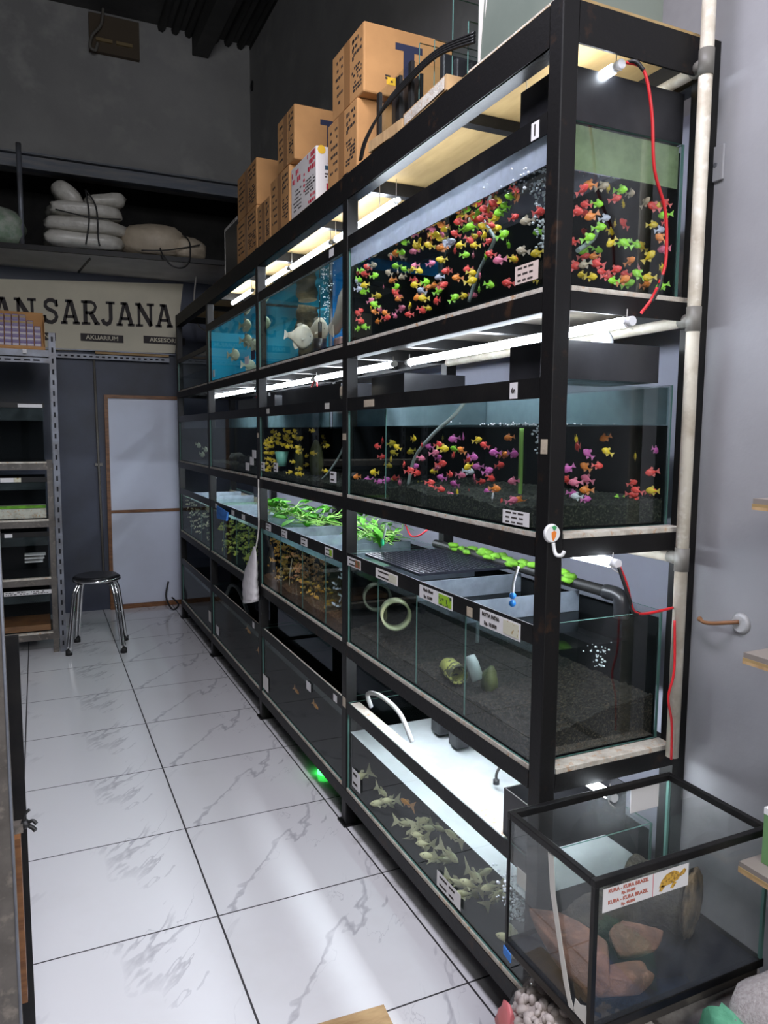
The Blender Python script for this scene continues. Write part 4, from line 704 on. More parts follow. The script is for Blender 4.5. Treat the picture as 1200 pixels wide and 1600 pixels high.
for k, (x, y, z) in enumerate(((0.66, 1.87, 0.31), (0.68, 2.2, 0.36))):
    swim(M_koio, 'goldfish', None, (x, y, z), -1.2, 0.7, 0.7, ('orange fish low at the right in the unlit aquarium with the hose', 'orange fish high at the left in the unlit aquarium with the hose')[k], None)
for k, (x, y, z) in enumerate(((0.66, 1.18, 0.30), (0.67, 0.92, 0.31))):
    swim(M_koio, 'goldfish', None, (x, y, z), -1.2, 0.6, 0.62, ('left orange fish in the unlit aquarium with white stickers', 'right orange fish in the unlit aquarium with white stickers')[k], None)
for k, (x, y, z) in enumerate(((0.68, 3.72, 1.50), (0.70, 3.55, 1.47), (0.69, 3.62, 1.43))):
    swim(M_round, 'round_fish', None, (x, y, z), -1.0, 0.3, 0.55, 'pale fish in the dim grey aquarium at the far end of the second shelf', 'pale fish in the far second shelf aquarium')
swim(M_koio, 'goldfish', None, (0.70, 1.86, 1.54), -1.1, 1.1, 0.6, 'small orange fish standing on its tail in the dim rock aquarium', None)

# ------------------------------------------------------------------ tank fittings
def bubbles(label, x, y, z0, z1, n, r=(0.0022, 0.005), spread=0.014, seed=1):
    rnd = random.Random(seed); bm = bmesh.new()
    for k in range(n):
        s = rnd.random(); sp = spread * (0.5 + 0.8 * s)
        q = rnd.uniform(*r); blob(bm, (x + rnd.gauss(0, sp), y + rnd.gauss(0, sp), z0 + (z1 - z0) * s), (q, q, q * 0.8), 6, 4)
    tag(obj('air_bubbles', bm, M_bubble), label, 'bubbles', kind='stuff')
bubbles('column of air bubbles rising at the right of the crowded top aquarium', 0.67, -0.77, 2.06, 2.215, 150, seed=3)
bubbles('foam of bubbles on the water of the crowded top aquarium', 0.66, -0.74, 2.222, 2.232, 90, (0.002, 0.004), 0.05, seed=4)
bubbles('column of bubbles in the blue backed aquarium', 0.66, 0.74, 2.09, 2.28, 90, (0.0018, 0.004), 0.013, seed=5)
bubbles('bubbles rising at the right of the pink and red fish aquarium', 0.66, -0.80, 1.555, 1.625, 70, (0.0018, 0.0042), 0.012, seed=6)
bubbles('bubbles along the waterline of the pink and red fish aquarium', 0.63, -0.72, 1.625, 1.630, 60, (0.0018, 0.003), 0.07, seed=7)
bubbles('thin column of bubbles in the yellow fish aquarium', 0.66, 0.46, 1.48, 1.62, 60, (0.0015, 0.0035), 0.009, seed=8)
bubbles('bubbles behind the end pane of the partitioned gravel aquarium', 0.86, -0.82, 0.985, 1.05, 40, (0.0016, 0.004), 0.016, seed=9)
bubbles('froth of bubbles at the right end of the goldfish aquarium', 0.64, -0.78, 0.30, 0.43, 240, (0.0022, 0.005), 0.024, seed=10)
def airline(label, pts, r=0.0035, m=M_pvc, cat='hose', nm='air_hose'):
    bm = bmesh.new(); tube(bm, smooth_path(pts), r, 8); return tag(obj(nm, bm, m), label, cat)
M_hose = mat('milky_hose', (0.55, 0.66, 0.62), 0.4); M_hosegrey = mat('grey_hose', (0.30, 0.36, 0.36), 0.4)
airline('grey air hose with a kink in the crowded top aquarium', [(0.70, -0.44, 2.215), (0.70, -0.49, 2.165), (0.69, -0.515, 2.135), (0.68, -0.46, 2.07), (0.67, -0.42, 1.985)], 0.005, M_hosegrey)
airline('grey hose arm crossing low behind the crowded top aquarium end pane', [(0.90, -0.70, 2.16), (0.82, -0.78, 2.10), (0.73, -0.83, 2.05)], 0.006, M_hosegrey)
airline('pale hose curving down beside the partition of the pink and red fish aquarium', [(0.75, -0.30, 1.72), (0.72, -0.26, 1.66), (0.70, -0.16, 1.60), (0.69, -0.05, 1.52), (0.69, 0.0, 1.42)], 0.006, M_hose)
airline('upright green tube in the pink and red fish aquarium', [(0.84, -0.46, 1.62), (0.84, -0.46, 1.52), (0.84, -0.46, 1.40)], 0.007, M_stem, 'tube', 'air_tube')
airline('upright pale tube behind the end pane of the pink and red fish aquarium', [(0.70, -0.80, 1.62), (0.70, -0.80, 1.52), (0.70, -0.80, 1.42)], 0.006, M_stem, 'tube', 'air_tube')
airline('pale green hose curving to the gravel among the yellow fish', [(0.70, 0.60, 1.60), (0.69, 0.64, 1.52), (0.67, 0.72, 1.44), (0.66, 0.80, 1.395)], 0.0045, M_hose)
airline('tan rod slanting in the amber fish aquarium', [(0.64, 1.17, 0.98), (0.64, 1.21, 0.90), (0.64, 1.22, 0.835)], 0.003, M_sack, 'rod', 'feeding_rod')
for y, nm in ((-0.62, 'upright green tube in the right partition of the gravel aquarium'), (-0.30, 'upright grey tube in the middle partition of the gravel aquarium')):
    airline(nm, [(0.80, y, 1.055), (0.80, y, 0.99), (0.80, y, 0.92)], 0.006, M_stem if y < -0.5 else M_hosegrey, 'tube', 'air_tube')
# sponge filter in the blue aquarium, driftwood pillar
sp = thing('sponge_filter', 'small black sponge filter on the floor of the blue backed aquarium', 'filter', (0.70, 0.93, 1.953))
part('sponge', M_seat, sp, lambda bm: disc(bm, (0.70, 0.93, 1.954), 0.032, 0.030, 0.075, seg=20))
part('riser', M_cable, sp, lambda bm: (disc(bm, (0.70, 0.93, 2.029), 0.009, 0.009, 0.075, seg=10), tube(bm, [(0.70, 0.93, 2.10), (0.70, 0.93, 2.27)], 0.002, 6)))
bm = bmesh.new(); tube(bm, smooth_path([(0.84, 1.50, 1.955), (0.84, 1.48, 2.05), (0.83, 1.51, 2.15), (0.84, 1.50, 2.27)]), 0.055, 14, 0, [1 + 0.12 * math.sin(k * 1.7) for k in range(19)])
tag(obj('driftwood_post', bm, mat('pale_mossy_wood', (0.13, 0.10, 0.05), 0.9, c2=(0.05, 0.045, 0.025), scale=22, bump=0.6, bscale=50)), 'mottled brown driftwood post at the left end of the blue backed aquarium', 'driftwood')
bm = bmesh.new(); rbox(bm, 0.66, 0.70, 0.58, 0.66, 1.955, 2.0, 0.008)
tag(obj('ornament', bm, mat('pale_pink_ornament', (0.55, 0.34, 0.30), 0.7)), 'small pinkish block under the long white fish in the blue aquarium', 'ornament')
# green cup and broad leaf ornament in the yellow aquarium
bm = bmesh.new(); disc(bm, (0.66, 1.40, 1.43), 0.022, 0.036, 0.075, seg=20); tag(obj('plastic_cup', bm, mat('mint_plastic', (0.25, 0.62, 0.50), 0.4)), 'mint green cup sunk in the yellow fish aquarium', 'cup')
M_dull = mat('dull_green_leaf', (0.11, 0.13, 0.035), 0.7, c2=(0.07, 0.08, 0.025), scale=18)
for k, (y, z, sy, sz) in enumerate(((1.30, 1.455, 0.045, 0.09), (1.12, 1.465, 0.085, 0.10))):
    bm = bmesh.new(); blob(bm, (0.72 + 0.03 * k, y, z), (0.02, sy, sz), 18, 10, amp=0.08, seed=k + 3)
    tag(obj('broad_leaf_plant', bm, M_dull), ('narrow dull green leaf standing beside the mint cup', 'broad dull green leaf standing right of the narrow one in the yellow aquarium')[k], 'plant')
# clay ring, painted pot and jar in the gravel aquarium
M_ring = mat('cream_pipe', (0.62, 0.66, 0.42), 0.6, c2=(0.45, 0.5, 0.25), scale=14)
def ring(bm, c, r, ri, w_, axis_v, seg=28):
    c = Vector(c); d = Vector(axis_v).normalized(); a = d.orthogonal().normalized(); b = d.cross(a)
    loops = []
    for rr, off in ((r, -w_), (r, w_), (ri, w_), (ri, -w_)):
        loops.append([bm.verts.new(c + d * off + (a * math.cos(t_) + b * math.sin(t_)) * rr) for t_ in (2 * PI * k / seg for k in range(seg))])
    for i in range(4):
        A, Bq = loops[i], loops[(i + 1) % 4]
        for k in range(seg):
            f = bm.faces.new((A[k], A[(k + 1) % seg], Bq[(k + 1) % seg], Bq[k])); f.smooth = True
bm = bmesh.new(); ring(bm, (0.66, 0.03, 0.955), 0.055, 0.047, 0.028, (0.35, 1, 0)); tag(obj('pipe_ring', bm, M_ring), 'pale yellow ring of pipe with a fish mark hanging in the second partition', 'ring')
bm = bmesh.new(); ring(bm, (0.68, 0.235, 0.975), 0.055, 0.047, 0.022, (0.35, 1, 0)); tag(obj('pipe_ring', bm, mat('mossy_pipe', (0.16, 0.18, 0.13), 0.8)), 'dim mossy ring of pipe in the leftmost partition of the gravel aquarium', 'ring')
bm = bmesh.new(); ring(bm, (0.655, -0.395, 0.872), 0.030, 0.024, 0.045, (0.15, 1, 0)); tag(obj('painted_pot', bm, mat('mottled_yellow_pot', (0.46, 0.46, 0.12), 0.7, c2=(0.06, 0.06, 0.03), scale=40, lo=0.48, hi=0.52)), 'mottled yellow pot lying on the brown gravel', 'pot')
jr = thing('glass_jar', 'upturned white jar grown with moss beside the third glass partition', 'jar', (0.69, -0.50, 0.86))
part('jar_body', M_white, jr, lambda bm: tube(bm, [(0.672, -0.462, 0.935), (0.674, -0.475, 0.915), (0.68, -0.50, 0.87)], 0.019, 14, 0, [0.8, 1, 1]))
part('moss', M_dull, jr, lambda bm: blob(bm, (0.70, -0.53, 0.87), (0.025, 0.028, 0.045), 12, 8, amp=0.2, seed=5))
for k, (y, s) in enumerate(((2.62, 0.05), (2.40, 0.04), (2.16, 0.055), (1.98, 0.04), (1.78, 0.045))):
    bm = bmesh.new(); blob(bm, (0.72, y, 1.40 + s * 0.5), (s, s * 1.3, s * 0.8), 14, 9, amp=0.18, seed=40 + k)
    tag(obj('rock', bm, M_log), '%s dark rock from the left in the dim rock aquarium' % ('first', 'second', 'third', 'fourth', 'fifth')[k], 'rock')
# egg-crate mat on the partitioned aquarium
bm = bmesh.new(); gx0, gx1, gy0, gy1, gz = 0.635, 0.985, -0.20, 0.245, 1.136
nx, ny = 18, 22
for i in range(nx + 1):
    x = gx0 + (gx1 - gx0) * i / nx; box(bm, x - 0.0022, x + 0.0022, gy0, gy1, gz, gz + 0.009)
for j in range(ny + 1):
    y = gy0 + (gy1 - gy0) * j / ny; box(bm, gx0, gx1, y - 0.0022, y + 0.0022, gz, gz + 0.0092)
tag(obj('grid_mat', bm, mat('dark_plastic_grid', (0.02, 0.021, 0.032), 0.3)), 'dark plastic grid mat lying across the partitioned gravel aquarium', 'grid')
rp = thing('return_pipe', 'black return pipe with an elbow along the back of the gravel aquarium', 'pipe', (1.0, -0.2, 1.15))
part('pipe_run', M_cable, rp, lambda bm: tube(bm, [(0.985, 0.33, 1.152), (0.985, -0.70, 1.152)], 0.017, 12))
part('elbow', M_sump, rp, lambda bm: tube(bm, smooth_path([(0.985, -0.69, 1.152), (0.985, -0.745, 1.150), (0.985, -0.755, 1.12), (0.985, -0.755, 1.09)], 4), 0.022, 12))
bm = bmesh.new()
rnd = random.Random(8)
for k in range(46):
    blob(bm, (0.985 + rnd.uniform(-.02, .02), rnd.uniform(-0.55, 0.18), 1.165 + rnd.uniform(-.01, .012)), (0.018, 0.03, 0.01), 6, 4, amp=0.3, seed=k)
tag(obj('algae_growth', bm, M_algae), 'green algae growing over the black return pipe', 'algae', kind='stuff')
va = thing('airline_valve', 'white airline with two blue valves hanging over the gravel aquarium', 'valve', (0.66, -0.62, 1.13))
part('airline', M_white, va, lambda bm: tube(bm, smooth_path([(0.70, -0.66, 1.24), (0.69, -0.655, 1.20), (0.69, -0.65, 1.16)]), 0.004, 6))
for dz in (0, 0.022): part('valve_knob', mat('blue_plastic_%d' % (dz * 1000), (0.03, 0.25, 0.75), 0.35), va, lambda bm: blob(bm, (0.69, -0.65, 1.135 + dz), (0.010, 0.010, 0.010), 10, 6))
va = thing('airline_valve', 'pale airline tipped with a green valve over the back of the gravel aquarium', 'valve', (0.72, 0.26, 1.15))
part('airline', M_hose, va, lambda bm: tube(bm, [(0.73, 0.26, 1.255), (0.72, 0.27, 1.19)], 0.004, 6))
part('valve_knob', mat('green_plastic', (0.04, 0.55, 0.25), 0.35), va, lambda bm: blob(bm, (0.718, 0.272, 1.18), (0.008, 0.008, 0.016), 10, 6))
# trailing plants on the third shelf
def leafy(label, cx, cy, cz, n, rx, ry, size, seed, grassy=False):
    t = thing('trailing_plant', label, 'plant', (cx, cy, cz)); rnd = random.Random(seed)
    fb = bmesh.new(); sb = bmesh.new()
    for k in range(n):
        p = Vector((cx + rnd.uniform(-rx, rx), cy + rnd.uniform(-ry, ry), cz + rnd.uniform(0.01, 0.085)))
        a = rnd.uniform(0, 6.28); d = Vector((math.cos(a), math.sin(a), rnd.uniform(-0.5, 0.5))).normalized(); s = Vector((-d.y, d.x, rnd.uniform(-.5, .5))).normalized(); up = d.cross(s)
        L = size * rnd.uniform(0.7, 1.2); W = L * (0.12 if grassy else 0.42)
        mid = [p + d * L * q + up * (-0.25 * L * q * q) for q in (0, .3, .65, 1)]
        wd = [0.05, 1.0, 0.8, 0.03]
        l = [fb.verts.new(m_ + s * W * q + up * 0.12 * W) for m_, q in zip(mid, wd)]; c = [fb.verts.new(m_) for m_ in mid]; r = [fb.verts.new(m_ - s * W * q + up * 0.12 * W) for m_, q in zip(mid, wd)]
        for i in range(3):
            for A, Bq in ((l, c), (c, r)):
                f = fb.faces.new((A[i], A[i + 1], Bq[i + 1], Bq[i])); f.smooth = True
        tube(sb, smooth_path([p, p + Vector((0, 0, -0.02)) - d * 0.03, Vector((cx + rnd.uniform(-rx, rx) * .6, cy + rnd.uniform(-ry, ry) * .6, cz + 0.004))], 3), 0.0022, 5)
    bmesh.ops.solidify(fb, geom=list(fb.faces), thickness=0.0006)
    obj('foliage', fb, M_leaf, t); obj('stem', sb, M_stem, t)
leafy('broad leaved trailing plant over the green lit aquarium', 0.82, 1.86, 1.128, 26, 0.16, 0.14, 0.075, 3)
leafy('leafy trailing plant at the left of the amber fish aquarium', 0.86, 1.36, 1.128, 34, 0.14, 0.22, 0.075, 5)
leafy('grassy pale plant lying on the amber fish aquarium rim', 0.90, 0.80, 1.128, 44, 0.11, 0.24, 0.10, 7, True)
airline('cream hose looped over the green lit aquarium', [(0.80, 2.30, 1.09), (0.80, 2.33, 1.17), (0.80, 2.27, 1.205), (0.80, 2.16, 1.19), (0.80, 2.10, 1.14), (0.80, 2.14, 1.10)], 0.006, M_pvc)
for k, (x, y, sx_, sy_) in enumerate(((0.88, 1.10, 0.09, 0.08), (0.86, 0.76, 0.07, 0.07), (0.86, 1.42, 0.10, 0.08), (0.9, 2.2, 0.1, 0.1))):
    bm = bmesh.new(); blob(bm, (x, y, 1.062), (sx_, sy_, 0.003), 18, 6, amp=0.12, seed=k)
    tag(obj('floating_algae', bm, M_algae), ('green algae patch in the middle of the amber fish aquarium', 'green algae patch at the right of the amber fish aquarium', 'green algae patch at the left of the amber fish aquarium', 'green algae patch beside the cream hose')[k], 'algae', kind='stuff')
bm = bmesh.new(); prism(bm, [(0.594, 2.62, 1.115), (0.594, 2.32, 1.10), (0.590, 2.335, 1.045), (0.590, 2.60, 1.035)], (-0.012, 0, 0)); blob(bm, (0.588, 2.47, 1.08), (0.012, 0.13, 0.03), 16, 8, amp=0.15, seed=2)
tag(obj('blue_cloth', bm, M_bluecloth), 'bright blue cloth hung over the rim of the green lit aquarium', 'cloth')
# goldfish tank fittings
M_bluep = mat('blue_plastic', (0.03, 0.10, 0.50), 0.35)
for k, (x, y) in enumerate(((0.93, 0.16), (0.93, 0.02))):
    pm = thing('pump', ('blue topped black pump further along at the back of the goldfish aquarium', 'blue topped black pump nearer at the back of the goldfish aquarium')[k], 'pump', (x, y, 0.43))
    P_box('pump_body', M_sump, pm, x - 0.03, x + 0.03, y - 0.035, y + 0.035, 0.42, 0.475, r=0.008)
    P_box('pump_cap', M_bluep, pm, x - 0.025, x + 0.02, y - 0.03, y + 0.03, 0.475, 0.505, r=0.008)
airline('white hose arching out of the goldfish aquarium', [(0.70, 0.33, 0.50), (0.68, 0.32, 0.56), (0.70, 0.24, 0.575), (0.74, 0.15, 0.53), (0.77, 0.10, 0.43)], 0.009, M_white)
sn = thing('float_sensor', 'dark sensor on a bent cable above the goldfish aquarium', 'sensor', (0.9, -0.35, 0.47))
part('cable', M_cable, sn, lambda bm: tube(bm, smooth_path([(0.97, -0.34, 0.505), (0.93, -0.30, 0.50), (0.89, -0.30, 0.46), (0.88, -0.31, 0.435)]), 0.0045, 8))
part('sensor_tip', M_sump, sn, lambda bm: tube(bm, [(0.88, -0.31, 0.44), (0.878, -0.313, 0.423)], 0.011, 10))
fb_ = thing('filter_box', 'black filter box standing on the rim of the goldfish aquarium beside the corner post', 'box', (0.6, -0.83, 0.53))
def openbox(bm, x0, x1, y0, y1, z0, z1, t_=0.004):
    box(bm, x0, x1, y0, y1, z0, z0 + t_); box(bm, x0, x0 + t_, y0, y1, z0 + t_, z1); box(bm, x1 - t_, x1, y0, y1, z0 + t_, z1); box(bm, x0 + t_, x1 - t_, y0, y0 + t_, z0 + t_, z1); box(bm, x0 + t_, x1 - t_, y1 - t_, y1, z0 + t_, z1)
part('box_body', M_sump, fb_, lambda bm: openbox(bm, 0.612, 0.93, -0.862, -0.745, 0.53, 0.66))
# filter boxes on the upper aquariums
def sump(label, x0, x1, y0, y1, z0, z1):
    t = thing('filter_box', label, 'box', ((x0 + x1) / 2, (y0 + y1) / 2, z0))
    part('box_body', M_sump, t, lambda bm: openbox(bm, x0, x1, y0, y1, z0, z1)); P_box('wool_pad', M_silicone, t, x0 + .01, x1 - .01, y0 + .01, y1 - .01, z1 - .045, z1 - .02); return t
sump('black filter box on the crowded top aquarium behind the corner post', 0.655, 1.03, -0.855, -0.68, 2.34, 2.46)
sump('black filter box at the near end of the pink and red fish aquarium', 0.655, 0.985, -0.855, -0.66, 1.737, 1.83)
sump('black filter box at the far end of the pink and red fish aquarium', 0.70, 0.95, 0.06, 0.345, 1.737, 1.815)
sump('black filter box over the yellow fish aquarium', 0.72, 0.97, 0.72, 1.58, 1.737, 1.82)
sump('black filter box over the dim rock aquarium', 0.72, 0.97, 1.72, 2.55, 1.737, 1.81)
bm = bmesh.new(); blob(bm, (0.86, -0.78, 1.842), (0.03, 0.028, 0.032), 14, 8); tag(obj('glass_float', bm, M_bubble), 'pale rounded glass float on the near second shelf filter box', 'float')
bm = bmesh.new(); rbox(bm, 0.612, 0.65, 0.395 + 0.02, 0.47, 1.737, 1.79, 0.012); tag(obj('pale_stone', bm, M_sack), 'pale stone on the rim of the yellow fish aquarium by the post', 'stone')

# ------------------------------------------------------------------ labels stuck on the tanks and rails
def sheet(parent, y0, y1, z0, z1, x=0.5945, lines=(), m=M_paper, nm='price_label', sz=None, pic=None, sl=0.0, dark=False):
    bm = bmesh.new(); prism(bm, [(x, y0, z0), (x, y1, z0 + sl), (x, y1, z1 + sl), (x, y0, z1)], (0.0008, 0, 0)); o = obj(nm, bm, m, parent)
    n = len(lines)
    for k, ln in enumerate(lines):
        z = z1 - (k + 0.5) * (z1 - z0) / n
        s = sz or (z1 - z0) / n * 0.62
        yc = (y0 + y1) / 2 + (0.0 if pic is None else 0.22 * abs(y1 - y0))
        if ln[0] == '#':
            tot = sum(int(q) for q in ln[1:]) + len(ln) - 1; wu = 0.8 * abs(y1 - y0) / (tot + 1); yy = max(y0, y1) - 0.12 * abs(y1 - y0)
            for q in ln[1:]:
                P_box('print', M_print, o, x - 0.0006, x - 0.0001, yy - int(q) * wu, yy, z - s * 0.22, z + s * 0.22); yy -= (int(q) + 1) * wu
            continue
        text(ln, s, (x - 0.0006, yc, z), FACE_X, M_print, o, 'print', bold=0.0004)
    if pic:
        yl = min(y0, y1); P_box('picture', pic, o, x - 0.0007, x - 0.0001, yl + 0.006, yl + 0.4 * abs(y1 - y0), z0 + 0.005, z1 - 0.004)
    return o
M_picg = mat('green_picture', (0.30, 0.52, 0.02), 0.6, c2=(0.03, 0.06, 0.02), scale=55, lo=0.5, hi=0.56)
M_picc = mat('cream_picture', (0.62, 0.60, 0.46), 0.6, c2=(0.35, 0.22, 0.05), scale=45, lo=0.58, hi=0.62)
M_picr = mat('red_picture', (0.35, 0.10, 0.05), 0.6, c2=(0.10, 0.14, 0.05), scale=50, lo=0.48, hi=0.55)
XG = 0.6050
sheet(A1, -0.842, -0.747, 1.970, 2.014, XG, ('#323', '#232', '#223'), sz=0.009, m=mat('pinkish_paper', (0.62, 0.50, 0.44), 0.8))
sheet(A1, -0.835, -0.805, 2.292, 2.332, 0.6010, ('1',), sz=0.036)
sheet(B1, -0.834, -0.718, 1.372, 1.408, XG, ('#323', '#232', '#223'), sz=0.008)
sheet(B1, -0.775, -0.742, 1.690, 1.730, 0.6010, ('6n',), sz=0.018)
sheet(B1, 0.10, 0.19, 1.697, 1.722, 0.6010, m=M_sack)
sheet(C1, 0.215, 0.345, 1.086, 1.122, 0.6010, ('#4', '#3'), pic=M_picr)
sheet(C1, -0.105, 0.075, 1.086, 1.122, 0.6010, ('#4', '#3'), pic=M_picc, m=M_whitecard)
sheet(C1, -0.475, -0.265, 1.082, 1.124, 0.6010, ('Black Ghost', 'Rp. 15.000'), pic=M_picg)
sheet(C1, -0.815, -0.625, 1.078, 1.124, 0.6010, ('BOTIA INDIA', 'Rp. 10.000'), pic=M_picc)
sheet(C1, -0.585, -0.555, 1.088, 1.115, 0.6010, m=M_sack)
for y in (1.50, 1.22, 0.92, 0.60): sheet(C2, y - 0.09, y, 1.088, 1.124, 0.6010, ('#33', '#4'), pic=M_picg if y < 0.7 else None)
for y in (2.75, 2.28, 2.02): sheet(C3, y - 0.07, y, 1.09, 1.12, 0.6010)
for y, z in ((1.60, 1.40), (1.36, 1.405), (0.55, 1.40)): sheet(B2, y - 0.07, y, z, z + 0.045, XG, ('#3', '#4'))
for y in (1.47, 0.60): sheet(B2, y - 0.05, y, 1.70, 1.725, 0.6010, m=M_silicone)
for y, z in ((1.93, 1.385), (1.83, 1.42), (1.78, 1.46)): sheet(B3, y - 0.08, y, z, z + 0.045, XG)
sheet(A3, 1.70, 1.78, 2.0, 2.05, XG, m=M_printblue); sheet(A3, 1.83, 1.92, 1.985, 2.03, XG, m=M_paper); sheet(A3, 2.72, 2.78, 1.97, 2.02, XG)
sheet(A2, 0.50, 0.55, 2.30, 2.33, 0.6010)
sheet(D1, 0.22, 0.30, 0.20, 0.275, XG, ('#3','#4')); sheet(D1, -0.545, -0.40, 0.185, 0.235, XG, ('#43', '#32'))
sheet(D2, 1.50, 1.60, 0.19, 0.27, XG, m=M_whitecard); sheet(D2, 0.80, 0.86, 0.42, 0.46, XG); sheet(D2, 0.46, 0.50, 0.485, 0.515, 0.6010)
sheet(D3, 2.72, 2.80, 0.20, 0.26, XG); sheet(D3, 1.76, 1.80, 0.485, 0.52, 0.6010); sheet(D4, 2.95, 3.05, 0.23, 0.31, XG, m=M_whitecard)
sheet(rk, -0.905, -0.88, 1.555, 1.59, 0.5990, m=M_sack, nm='masking_tape'); sheet(rk, 0.36, 0.395, 1.575, 1.60, 0.5990, m=M_sack, nm='masking_tape'); sheet(rk, 1.62, 1.655, 1.575, 1.60, 0.5990, m=M_sack, nm='masking_tape')
sheet(rk, 0.358, 0.390, 0.50, 0.54, 0.5990, m=M_sack, nm='masking_tape')

# ------------------------------------------------------------------ tube lamps under each shelf
def lamp(label, x, y0, y1, z, hang=0.0, z1=None, lm=None):
    z1 = z if z1 is None else z1
    t = thing('tube_lamp', label, 'lamp', (x, (y0 + y1) / 2, z))
    part('lamp_tube', lm or M_lamp, t, lambda bm: tube(bm, [(x, y0 + 0.03, z), (x, y1 - 0.03, z1)], 0.0125, 12))
    for a, b, za, zb_ in ((y0, y0 + 0.03, z, z), (y1 - 0.03, y1, z1, z1)):
        part('end_cap', M_cap, t, lambda bm: tube(bm, [(x, a, za), (x, b, zb_)], 0.0112, 12))
    for yy, zz in ((y0 + 0.02, z), (y1 - 0.02, z1)):
        part('hanging_wire', M_wire, t, lambda bm: (tube(bm, [(x, yy, zz), (x, yy, zz + hang)], 0.0012, 5), tube(bm, smooth_path([(x - 0.004, yy, zz), (x - 0.012, yy - 0.012, zz - 0.012), (x - 0.006, yy - 0.028, zz - 0.02)], 3), 0.0012, 5)))
    return t
lamp('lit tube lamp over the crowded top aquarium, with a red lead at its near end', 0.78, -0.905, -0.62, 2.462, hang=0.085)
lamp('long added tube light hidden low behind the black rim of the crowded top aquarium', 0.70, -0.66, 0.30, 2.372, hang=0.17)  # added tube, kept out of view by the rim, to brighten this tank
lamp('lit tube lamp crossing the second upright below the top boards', 0.78, 0.285, 0.960, 2.478, hang=0.08)
lamp('lit tube lamp over the middle of the blue backed aquarium', 0.78, 0.985, 1.605, 2.48, hang=0.08)
lamp('lit tube lamp crossing the third upright on the top shelf', 0.78, 1.625, 2.20, 2.486, hang=0.075)
lamp('lit tube lamp over the teal backed aquarium', 0.78, 2.38, 2.935, 2.495, hang=0.06)
lamp('long lit tube lamp over the pink and red fish aquarium', 0.78, -0.975, 0.20, 1.866, hang=0.03)
lamp('lit tube lamp over the right half of the yellow fish aquarium', 0.78, 0.30, 1.22, 1.870, hang=0.03)
lamp('lit tube lamp over the left half of the yellow fish aquarium', 0.78, 1.24, 2.16, 1.868, hang=0.03)
lamp('lit tube lamp over the dim rock aquarium', 0.78, 2.33, 3.60, 1.878, hang=0.02)
lamp('lit tube lamp over the gravel aquarium, with a red and black lead', 0.78, -0.960, 0.20, 1.290, hang=0.025)
lamp('lit tube lamp over the amber fish aquarium', 0.82, 0.45, 1.58, 1.283, hang=0.025)
lamp('lit tube lamp over the green lit aquarium', 0.82, 1.70, 2.85, 1.283, hang=0.025)
lamp('lit tube lamp over the murky far aquarium', 0.82, 2.98, 4.05, 1.283, hang=0.025)
lamp('lit tube lamp over the goldfish aquarium', 0.80, -0.96, 0.26, 0.690, hang=0.03, lm=M_lampbright)
def lead(label, pts, m=M_red, r=0.0038, black=None):
    t = thing('lamp_lead', label, 'wire', pts[-1]); part('red_strand', m, t, lambda bm: tube(bm, smooth_path(pts), r, 8))
    if black: part('black_sleeve', M_cable, t, lambda bm: tube(bm, smooth_path(black), r * 1.25, 8))
lead('thick red lead looping down from the top lamp outside the end pane', [(0.775, -0.925, 2.455), (0.80, -0.955, 2.43), (0.825, -0.96, 2.34), (0.845, -0.955, 2.22), (0.89, -0.950, 2.13), (0.90, -0.948, 2.02), (0.885, -0.945, 1.965)], black=[(0.778, -0.925, 2.455), (0.785, -0.945, 2.45), (0.80, -0.955, 2.43)])
lead('black sleeved end of the red lead tied at the second rail', [(0.88, -0.945, 1.955), (0.87, -0.935, 1.925), (0.845, -0.932, 1.895)], black=[(0.892, -0.946, 1.985), (0.885, -0.945, 1.955), (0.873, -0.935, 1.922)], r=0.004)
lead('red and black lead hanging from the third shelf lamp', [(0.78, -0.965, 1.283), (0.795, -0.975, 1.24), (0.81, -0.975, 1.195), (0.84, -0.96, 1.165), (0.89, -0.95, 1.155), (0.98, -0.945, 1.16)], r=0.0035, black=[(0.776, -0.965, 1.283), (0.788, -0.978, 1.235), (0.806, -0.976, 1.20), (0.83, -0.962, 1.168), (0.85, -0.958, 1.158)])
lead('thin red lead running down beside the white pipe below the third shelf', [(0.975, -0.958, 1.13), (0.978, -0.962, 1.0), (0.962, -0.962, 0.93), (0.978, -0.962, 0.86), (0.983, -0.962, 0.76)], r=0.0032)
for k, (y, z) in enumerate(((1.22, 1.86), (2.25, 1.86))):
    lead(('tangle of red and black lead between the yellow fish lamps', 'tangle of red and black lead over the rock aquarium')[k], [(0.78, y + .02, z), (0.77, y + 0.05, z - 0.05), (0.77, y, z - 0.065), (0.77, y - 0.05, z - 0.04), (0.78, y - 0.03, z)], r=0.003, black=[(0.785, y, z), (0.775, y + 0.03, z - 0.035), (0.77, y - 0.02, z - 0.05)])
lead('short red lead looped over the far end of the gravel aquarium', [(0.80, 0.24, 1.25), (0.79, 0.17, 1.215), (0.79, 0.10, 1.225), (0.80, 0.06, 1.25)], r=0.003)

